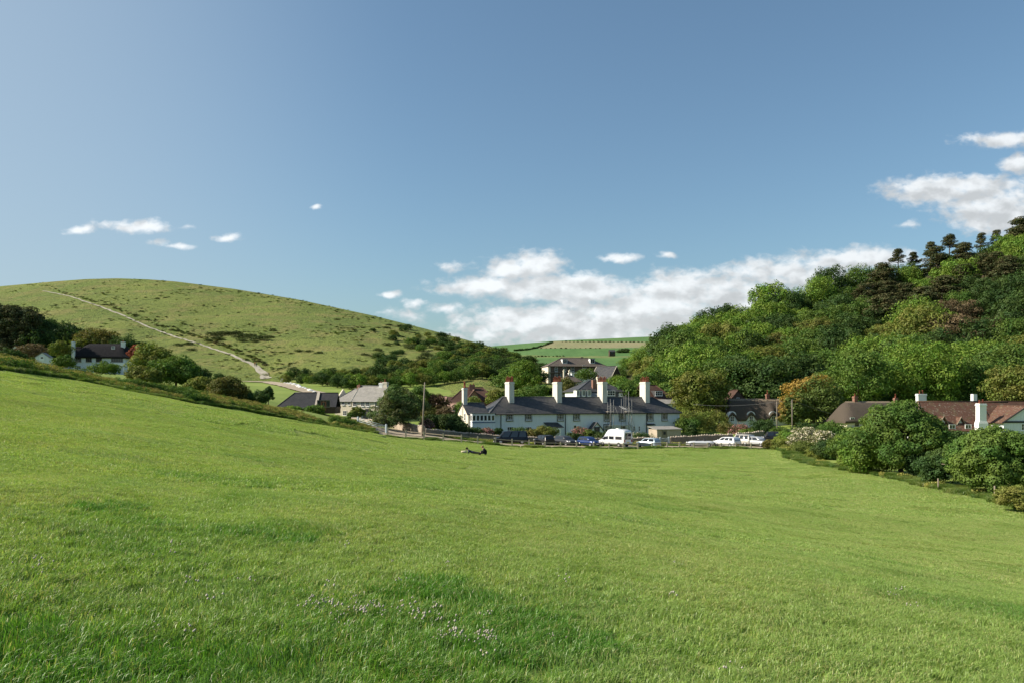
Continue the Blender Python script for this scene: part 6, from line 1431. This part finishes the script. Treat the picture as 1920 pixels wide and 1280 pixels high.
# ------------------------------------------------------------------ grass and wild plants
def scatter(name, protos, pts, rot, scl, idx, tint, kind_label=None):
    """many small plants that nobody could count: instances on the points of one object"""
    pc = bpy.data.collections.new(name+'_plants')
    for i, (me) in enumerate(protos): pc.objects.link(bpy.data.objects.new('%s_plant_%02d' % (name, i), me))
    n = len(pts); me = bpy.data.meshes.new(name); me.vertices.add(n); me.vertices.foreach_set('co', np.asarray(pts, np.float32).ravel())
    a = me.attributes.new('rot', 'FLOAT_VECTOR', 'POINT'); a.data.foreach_set('vector', np.asarray(rot, np.float32).ravel())
    a = me.attributes.new('scl', 'FLOAT_VECTOR', 'POINT'); a.data.foreach_set('vector', np.asarray(scl, np.float32).ravel())
    a = me.attributes.new('idx', 'INT', 'POINT'); a.data.foreach_set('value', np.asarray(idx, np.int32))
    a = me.attributes.new('tint', 'FLOAT', 'POINT'); a.data.foreach_set('value', np.asarray(tint, np.float32))
    o = link_mesh(name, me); props(o, kind='stuff')
    g = bpy.data.node_groups.new(name+'_nodes', 'GeometryNodeTree')
    g.interface.new_socket('Geometry', in_out='INPUT', socket_type='NodeSocketGeometry'); g.interface.new_socket('Geometry', in_out='OUTPUT', socket_type='NodeSocketGeometry')
    gi = g.nodes.new('NodeGroupInput'); go = g.nodes.new('NodeGroupOutput'); ip = g.nodes.new('GeometryNodeInstanceOnPoints'); ci = g.nodes.new('GeometryNodeCollectionInfo')
    ci.inputs['Collection'].default_value = pc; ci.inputs['Separate Children'].default_value = True; ci.inputs['Reset Children'].default_value = True
    def at(nm, ty):
        q = g.nodes.new('GeometryNodeInputNamedAttribute'); q.data_type = ty; q.inputs[0].default_value = nm; return q.outputs[0]
    g.links.new(gi.outputs[0], ip.inputs['Points']); g.links.new(ci.outputs[0], ip.inputs['Instance']); ip.inputs['Pick Instance'].default_value = True
    g.links.new(at('idx', 'INT'), ip.inputs['Instance Index']); g.links.new(at('rot', 'FLOAT_VECTOR'), ip.inputs['Rotation']); g.links.new(at('scl', 'FLOAT_VECTOR'), ip.inputs['Scale'])
    g.links.new(ip.outputs[0], go.inputs[0]); md = o.modifiers.new('plants', 'NODES'); md.node_group = g
    return o
def blade_patch(size, n, h, w, seed, lean=.5, mat_=None, tuft=0.0, dry=.0):
    rg = np.random.default_rng(seed); bx = (rg.random((n, 2))-.5)*size
    if tuft:
        c = (rg.random((max(3, int(size*size*tuft)), 2))-.5)*size; k = rg.integers(0, len(c), n); bx = np.where((rg.random(n) < .7)[:, None], c[k]+rg.normal(size=(n, 2))*.035*(1+size*.3), bx)
    hh = h*(.45+rg.random(n)*.8); th = rg.random(n)*6.283; ln = hh*lean*(.3+rg.random(n)*1.3)
    dx = np.cos(th)*ln*.8+hh*.32; dy = np.sin(th)*ln+0*th; wa = rg.random(n)*6.283; wx = np.cos(wa)*w*.5*(.6+.8*rg.random(n)); wy = np.sin(wa)*w*.5
    z0 = np.full(n, -.02)
    V = np.stack([np.stack([bx[:,0]-wx,bx[:,1]-wy,z0],1),np.stack([bx[:,0]+wx,bx[:,1]+wy,z0],1),
                  np.stack([bx[:,0]+dx*.4+wx*.8,bx[:,1]+dy*.4+wy*.8,hh*.62],1),np.stack([bx[:,0]+dx*.4-wx*.8,bx[:,1]+dy*.4-wy*.8,hh*.62],1),
                  np.stack([bx[:,0]+dx,bx[:,1]+dy,hh*(1-.25*lean)],1)],1).reshape(-1,3)
    me = bpy.data.meshes.new('grass_tuft'); b = np.arange(n)*5
    lv = np.stack([b,b+1,b+2,b+3,b+3,b+2,b+4],1).ravel().astype(np.int32)
    me.vertices.add(len(V)); me.vertices.foreach_set('co', V.astype(np.float32).ravel()); me.loops.add(len(lv)); me.loops.foreach_set('vertex_index', lv)
    st = np.stack([np.arange(n)*7, np.arange(n)*7+4],1).ravel().astype(np.int32); tt = np.tile([4,3], n).astype(np.int32)
    me.polygons.add(2*n); me.polygons.foreach_set('loop_start', st); me.polygons.foreach_set('loop_total', tt); me.update(calc_edges=True); me.materials.append(mat_); return me
def m_blade(c_dry, c_fresh, c_lush):
    def f(t):
        g = t.n('ShaderNodeNewGeometry'); rnd = g.outputs['Random Per Island']
        ti = t.n('ShaderNodeAttribute', attribute_type='INSTANCER', attribute_name='tint').outputs['Fac']
        p = g.outputs['Position']; n1 = t.noise(p, .55, 4, .6); n2 = t.noise(p, 3.0, 3, .6)
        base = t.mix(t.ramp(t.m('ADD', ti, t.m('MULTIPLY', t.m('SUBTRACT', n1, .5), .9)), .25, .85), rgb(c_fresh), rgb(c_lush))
        isdry = t.m('LESS_THAN', rnd, t.ramp(t.m('SUBTRACT', n1, t.m('MULTIPLY', ti, .3)), .25, .75, .10, .55))
        base = t.mix(t.m('MULTIPLY', isdry, .8), base, rgb(c_dry))
        k = t.m('MULTIPLY', t.m('ADD', .62, t.m('MULTIPLY', t.m('FRACT', t.m('MULTIPLY', rnd, 13.7)), .76)), t.m('ADD', .82, t.m('MULTIPLY', n2, .36)))
        col = t.v('MULTIPLY', base, t.n('ShaderNodeCombineXYZ', {0: k, 1: k, 2: k}).outputs[0])
        d = t.n('ShaderNodeBsdfDiffuse', {'Color': col}).outputs[0]; tr = t.n('ShaderNodeBsdfTranslucent', {'Color': t.v('MULTIPLY', col, (1.25, 1.3, .6))}).outputs[0]
        gl = t.n('ShaderNodeBsdfGlossy', {'Color': (1, 1, .95, 1), 'Roughness': .38}).outputs[0]
        return t.n('ShaderNodeMixShader', {0: .022, 1: t.n('ShaderNodeMixShader', {0: .38, 1: d, 2: tr}).outputs[0], 2: gl}).outputs[0]
    return f
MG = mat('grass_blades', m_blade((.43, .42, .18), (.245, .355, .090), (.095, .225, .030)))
near = [blade_patch(.6, 2900, .068, .0046, 10+i, mat_=MG, tuft=70, lean=.8) for i in range(5)]
midp = [blade_patch(1.5, 6000, .070, .0085, 20+i, mat_=MG, tuft=26, lean=.8) for i in range(4)]
farp = [blade_patch(3.2, 6000, .085, .018, 30+i, mat_=MG, lean=.8) for i in range(3)]
rgn = np.random.default_rng(77)
EDGE = [(-60,38),(-46,48),(-42,56),(-39.6,62),(-38.8,85),(-33,98),(-25.5,112),(-20,114)]      # left edge of the meadow
def left_edge(y): e = np.array(EDGE, float); return np.interp(y, e[:, 1], e[:, 0])
def right_edge(y): return np.interp(y, [0, 45, 53, 66, 80, 100, 118], [37, 36.5, 35.5, 35.5, 35.6, 36.5, 40])
SP = [(780,1100,95,32,1.0),(860,1120,60,24,.8),(200,953,45,12,.8),(290,985,80,14,.5),(130,975,60,10,.35),(60,1200,70,30,.5),(420,1245,90,25,.5),(280,1160,60,12,.4),(1000,1165,80,20,.5),(1200,1230,90,22,.6),(1050,1210,80,20,.5),(700,985,120,10,.5),(930,1010,100,10,.45),(1480,1120,60,10,.4),
      (550,1010,120,12,.4),(400,1000,90,10,.4),(1700,1025,70,8,.35),(1390,940,60,6,.3),(1180,1160,50,8,.5),(100,1090,40,12,.4),(900,1240,120,18,.5),(460,1230,60,14,.45)]
def lush_and_near_shade(x, y, z):
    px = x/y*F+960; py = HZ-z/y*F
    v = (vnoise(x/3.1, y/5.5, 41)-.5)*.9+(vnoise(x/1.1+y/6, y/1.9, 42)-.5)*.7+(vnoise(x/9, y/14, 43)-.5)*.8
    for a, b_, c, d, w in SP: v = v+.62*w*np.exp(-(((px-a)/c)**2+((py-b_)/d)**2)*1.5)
    return np.clip(v*np.interp(y, [8, 14, 40], [1., .8, .52])+.06+.36*np.clip((22-y)/17, 0, 1), 0, 1)  # near grass also tinted darker, painting the shadow gaps between blades
def grid_patches(y0, y1, step, seed):
    rg = np.random.default_rng(seed); ys = np.arange(y0, y1, step*.92); P_ = []
    for y in ys:
        hw = y*.78+5; xs_ = np.arange(-hw, hw, step*.92); q = np.stack([xs_+rg.uniform(-.15, .15, len(xs_))*step, np.full(len(xs_), y)+rg.uniform(-.15, .15, len(xs_))*step], 1); P_.append(q)
    q = np.concatenate(P_); ok = (q[:, 0] > left_edge(q[:, 1])-.2) & (q[:, 0] < right_edge(q[:, 1])+.8) & ((q[:, 1] < 113.0)); return q[ok]
def terrain_rot(q, rg):
    e = .6; x, y = q[:, 0], q[:, 1]; gx = (gz(x+e, y)-gz(x-e, y))/(2*e); gy = (gz(x, y+e)-gz(x, y-e))/(2*e); th = rg.uniform(-.45, .45, len(q))+np.where(rg.random(len(q)) < .3, rg.random(len(q))*6.28, 0)
    out = np.empty((len(q), 3))
    for i in range(len(q)):
        n = Vector((-gx[i], -gy[i], 1)).normalized(); m = Vector((0, 0, 1)).rotation_difference(n).to_matrix() @ Matrix.Rotation(th[i], 3, 'Z'); e_ = m.to_euler(); out[i] = e_[:]
    return out
PT, RT, SC, IX, TI = [], [], [], [], []
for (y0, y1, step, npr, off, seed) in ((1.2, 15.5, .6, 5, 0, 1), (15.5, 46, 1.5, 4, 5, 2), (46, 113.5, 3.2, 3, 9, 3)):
    q = grid_patches(y0, y1, step, seed); z = gz(q[:, 0], q[:, 1]); l = lush_and_near_shade(q[:, 0], q[:, 1], z); rg = np.random.default_rng(seed)
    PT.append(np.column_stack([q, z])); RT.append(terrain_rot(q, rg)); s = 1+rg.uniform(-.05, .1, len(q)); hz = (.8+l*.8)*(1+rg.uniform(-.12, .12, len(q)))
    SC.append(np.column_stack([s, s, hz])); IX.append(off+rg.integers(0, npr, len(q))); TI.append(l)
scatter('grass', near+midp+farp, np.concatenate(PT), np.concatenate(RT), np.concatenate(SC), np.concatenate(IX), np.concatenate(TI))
# --- clover heads
def flower_mesh(seed, c):
    V = []; Fc = []; rg = np.random.default_rng(seed)
    for i in range(5):
        x, y = rg.normal(size=2)*.05; z = .07+rg.random()*.04; r = .007+rg.random()*.003; b_ = len(V)
        V += [(x+r,y,z),(x-r,y,z),(x,y+r,z),(x,y-r,z),(x,y,z+r*1.2),(x,y,z-r)]; Fc += [(b_,b_+2,b_+4),(b_+2,b_+1,b_+4),(b_+1,b_+3,b_+4),(b_+3,b_,b_+4),(b_+2,b_,b_+5),(b_+1,b_+2,b_+5),(b_+3,b_+1,b_+5),(b_,b_+3,b_+5)]
    return np_mesh('clover_head', V, Fc, c)
MF = plain('white_clover', (.36, .33, .27), .8, var=.4, scale=20); fl = [flower_mesh(i, MF) for i in range(3)]
pts = []
for a, b_, sx, sy, n in [(580,1150,30,6,14),(640,1162,22,6,16),(690,1165,26,6,26),(735,1160,24,5,14),(800,1185,26,9,18),(850,1208,24,9,26),(910,1215,22,9,24),(65,1085,8,5,8),(300,1060,12,4,6),(1000,1130,300,60,40),(400,1130,260,60,40),(1680,1125,30,4,8),(1700,1150,10,3,5)]:
    for _ in range(max(1, int(n*.3))):
        v = ground_hit(a+rgn.normal()*sx, b_+rgn.normal()*sy); pts.append((v.x, v.y, v.z+.0))
pts = np.array(pts); n = len(pts)
scatter('clover_flowers', fl, pts, np.column_stack([np.zeros(n), np.zeros(n), rgn.random(n)*6.28]), np.repeat((.8+rgn.random(n)*.6)[:, None], 3, 1), rgn.integers(0, 3, n), np.zeros(n))
# --- the wild bank along the left edge of the meadow
def clump(key, h, w, n, size, seed):
    rg = np.random.default_rng(seed); lob = [(rg.normal()*w*.22, rg.normal()*w*.22, h*(.3+.4*rg.random()), w*.30, w*.30, h*.36) for _ in range(6)]
    V, Fq = leaf_cloud(lob, n, size, seed, up=.5, jit=1.0, ybot=0); return np_mesh('wild_plant', V, Fq, LEAF[key] if isinstance(key, str) else key)
LEAF['weed'] = leaf_mat('yellow_flowering_weeds', (.25, .28, .07), (.32, .30, .085), flower=(.52, .48, .14), famt=.24, hue_scale=.8)
LEAF['weed2'] = leaf_mat('brownish_weeds', (.23, .22, .065), (.29, .24, .08), hue_scale=.8)
MT = mat('tall_grass_blades', m_blade((.30, .29, .10), (.125, .20, .036), (.080, .16, .026)))
wp = [clump('weed', 1.0, 1.3, 420, .11, 1), clump('weed', .8, 1.1, 360, .10, 2), clump('weed2', 1.0, 1.2, 380, .10, 3), clump('bright', .9, 1.2, 380, .12, 4), clump('mid', 1.2, 1.3, 420, .12, 5)]
tg = [blade_patch(1.2, 1500, .55, .018, 60+i, mat_=MT, lean=.5, tuft=20) for i in range(3)]
W, WR, WS, WI = [], [], [], []
Ed = np.array(EDGE, float); seg = np.hypot(*(Ed[1:]-Ed[:-1]).T); cum = np.concatenate([[0], np.cumsum(seg)])
Lw = cum[-1]
for i in range(5200):
    s = rgn.random()*Lw; k = min(np.searchsorted(cum, s)-1, len(seg)-1); k = max(k, 0); f = (s-cum[k])/seg[k]; e = Ed[k]+(Ed[k+1]-Ed[k])*f; d = (Ed[k+1]-Ed[k])/seg[k]; nrm = np.array([-d[1], d[0]])
    wid = 13 if s < Lw*.55 else 8; o_ = rgn.random()**1.2*wid; p2 = e+nrm*(o_+.1)
    if o_ < .9: ty = 5+rgn.integers(0, 3); sc = rgn.uniform(.5, .9)
    elif o_ < 1.9 and rgn.random() < .5: ty = 3 if rgn.random() < .5 else 4; sc = rgn.uniform(.5, .85)
    else: ty = rgn.choice([0, 0, 0, 0, 1, 1, 1, 2, 2, 2, 3]); sc = rgn.uniform(.6, 1.0)*(1 if s < Lw*.6 else .9)
    if vnoise(p2[0]/4, p2[1]/4, 8) > .74 and ty < 5: ty = 4; sc *= 1.25
    W.append((p2[0], p2[1], gz1(p2[0], p2[1])-.05)); WR.append((0, 0, rgn.random()*6.28)); WS.append((sc, sc, sc)); WI.append(ty)
n = len(W); scatter('wild_plants', wp+tg, W, WR, WS, WI, rgn.random(n))
# tussocks and low scrub all over the down
W, WS, WI, WR = [], [], [], []
for i in range(4800):
    px = rgn.uniform(-250, 1000); tt = rgn.uniform(.03, 1.0); x, y, z = [float(q) for q in down.pt(px, tt)]
    m_ = vnoise(x/26, y/40, 61)*.7+vnoise(x/8, y/12, 62)*.5
    if m_ < .56+rgn.random()*.22: continue
    s = rgn.uniform(.5, 1.5)*(.6+.8*max(0, m_-.5)); W.append((x, y, z-.1)); WS.append((s*1.9, s*1.5, s*.42)); WI.append(rgn.integers(0, 4)); WR.append((0, 0, rgn.random()*6.28))
for (a, b_), (c, d_) in zip([(85,545),(200,578),(300,618),(380,640),(440,662)], [(200,578),(300,618),(380,640),(440,662),(498,690)]):
    for i in range(60):
        f = rgn.random(); p_, t_ = down.hit(a+(c-a)*f+rgn.normal()*2+4, b_+(d_-b_)*f-3-abs(rgn.normal())*2.5); s = rgn.uniform(.5, 1.3); W.append((p_.x, p_.y, p_.z-.1)); WS.append((s*1.8, s*1.4, s*.5)); WI.append(rgn.integers(0, 5)); WR.append((0, 0, rgn.random()*6.28))
n = len(W); scatter('tussocks', [clump('gorse', 1.6, 1.4, 90, .32, 31), clump('olive', 1.3, 1.4, 90, .30, 32), clump('mid', 1.3, 1.4, 90, .30, 33), clump('gorse', 1.2, 1.3, 80, .30, 34), clump('brown', 1.2, 1.3, 80, .30, 35)], W, WR, WS, WI, rgn.random(n))
# rough grass at the foot of the fence, the walls and the right hand hedge
W, WS, WI = [], [], []
for i in range(420): px = rgn.uniform(725, 1445); x = (px-960)/F*113.6; y = 113.4+rgn.normal()*.35; W.append((x, y, gz1(x, y)-.05)); s = rgn.uniform(.35, .7)*(1.3 if vnoise(x/3, 0, 4) > .6 else .8); WS.append((s, s, s)); WI.append(rgn.integers(0, 3))
for i in range(900): y = rgn.uniform(40, 113); x = float(right_edge(y))+rgn.normal()*.5+.4; W.append((x, y, gz1(x, y)-.05)); s = rgn.uniform(.4, .9); WS.append((s, s, s)); WI.append(3 if rgn.random() < .03 else rgn.integers(0, 3))
for i in range(700): px = rgn.uniform(800, 1440); D = rgn.uniform(122.5, 127.5); x = (px-960)/F*D; W.append((x, D, gz1(x, D)-.05)); s = rgn.uniform(.4, .9); WS.append((s, s, s)); WI.append(rgn.integers(0, 4))
n = len(W); scatter('rough_grass', tg+[clump('weed', .8, 1.1, 360, .10, 9)], W, np.column_stack([np.zeros(n), np.zeros(n), rgn.random(n)*6.28]), WS, WI, rgn.random(n))
